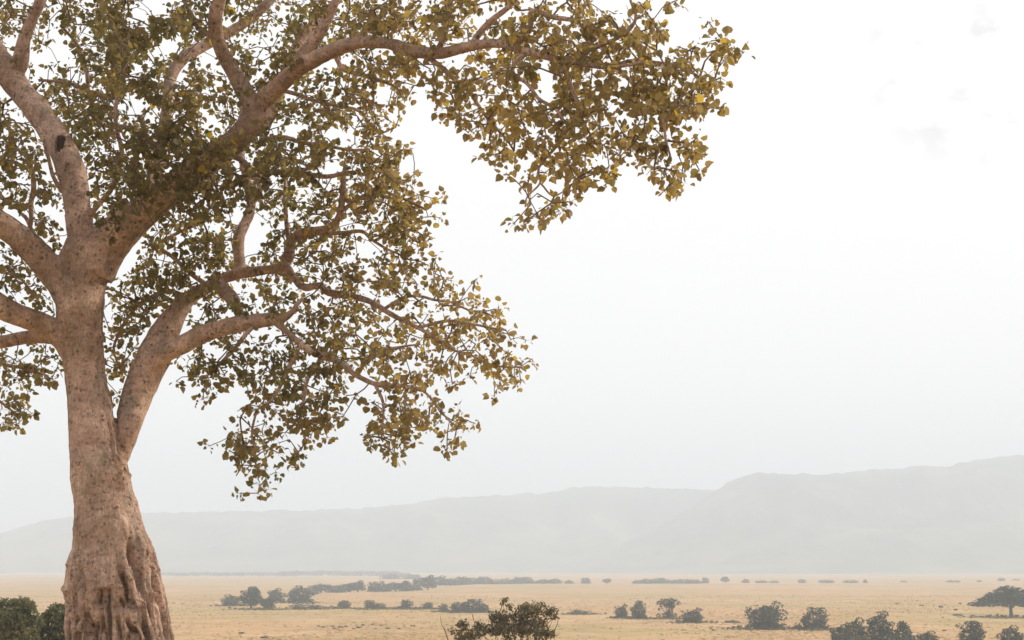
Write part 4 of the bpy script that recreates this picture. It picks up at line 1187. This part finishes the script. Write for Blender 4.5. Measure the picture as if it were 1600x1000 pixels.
foreground_shrub()

def slope_bush(px, ytop, wpx, Y, seed, label, bumps):
    g = np.random.default_rng(seed)
    x0 = at(px, 1000, Y)[0]; z0 = float(ground_z(x0, Y)); b0 = np.array([x0, Y, z0])
    r = empty('leafy_bush', (x0, Y, z0)); tag(r, label, 'bush')
    m = mpp(px, 960, Y)
    stems = MB(); P = []
    for bx, by, rx, ry, d in bumps:
        tip = at(bx, by, Y + d) - b0
        stems.tube(catmull([g.normal(size=3) * .1, tip * .5 + g.normal(size=3) * .15, tip], 5), np.linspace(.05, .01, 11), 5)
        n = int(rx * ry * .75)
        dd = rand_dirs(n, g) * (.45 + .55 * g.random((n, 1)) ** .5)
        dd *= 1 + .2 * np.array([mnoise.noise(Vector(q * 3 + tip)) for q in dd])[:, None]
        P.append(tip + dd * np.array([rx * m, rx * m, ry * m]))
    stems.build('stems', TWIG, r)
    P = np.vstack(P)
    P = P[P[:, 2] > .05]
    v, f, n = leaves(P, 4, .13, .08, .1, g)
    t = np.repeat(np.clip(.42 + .6 * np.array([mnoise.noise(Vector(p * 1.1)) for p in P]), 0, 1), 4) + g.normal(size=n) * .13
    mesh_obj('foliage', v, f, BUSH_LEAF, r, np.repeat(np.clip(t, 0, 1), 10), smooth=False)
slope_bush(30, 932, 70, 74, 31, 'taller dark green bush at the lower left corner', [(30, 948, 22, 15, 0), (5, 952, 20, 16, .4), (45, 950, 12, 9, -.3), (18, 968, 26, 18, -.6), (45, 975, 20, 16, .2), (0, 985, 26, 18, 0), (30, 995, 28, 18, -.4), (-25, 965, 26, 20, .3), (-45, 985, 28, 22, 0), (10, 1015, 34, 20, 0), (45, 1015, 26, 18, .2), (-30, 1015, 30, 20, 0)])
slope_bush(95, 942, 60, 76, 32, 'lower bush with yellowish top growing against the left side of the fig trunk', [(92, 952, 15, 9, 0), (78, 958, 9, 7, .2), (100, 962, 18, 12, -.3), (75, 974, 20, 13, .1), (100, 985, 24, 16, -.2), (72, 995, 20, 14, .2), (120, 970, 22, 16, .3), (130, 995, 24, 18, 0), (90, 1015, 30, 18, 0), (125, 1018, 26, 18, .1)])

# ------------------------------------------------------------------ haze
hz_m, t = new_mat('haze')
o_ = N(t, 'ShaderNodeOutputMaterial')
pv = N(t, 'ShaderNodeVolumePrincipled', {'Density': .00048, 'Anisotropy': .0})
pv.inputs['Color'].default_value = (.765, .872, 1.0, 1)
t.links.new(pv.outputs[0], o_.inputs['Volume'])
x0, x1, y0, y1, z0, z1 = -7700, 7700, -3100, 7700, -5, 430
bv = [(x0, y0, z0), (x1, y0, z0), (x1, y1, z0), (x0, y1, z0), (x0, y0, z1), (x1, y0, z1), (x1, y1, z1), (x0, y1, z1)]
bf = [(3, 2, 1, 0), (4, 5, 6, 7), (0, 1, 5, 4), (1, 2, 6, 5), (2, 3, 7, 6), (3, 0, 4, 7)]
tag(mesh_obj('haze', bv, bf, hz_m, smooth=False), 'pale haze lying over the whole plain', 'haze', kind='stuff')
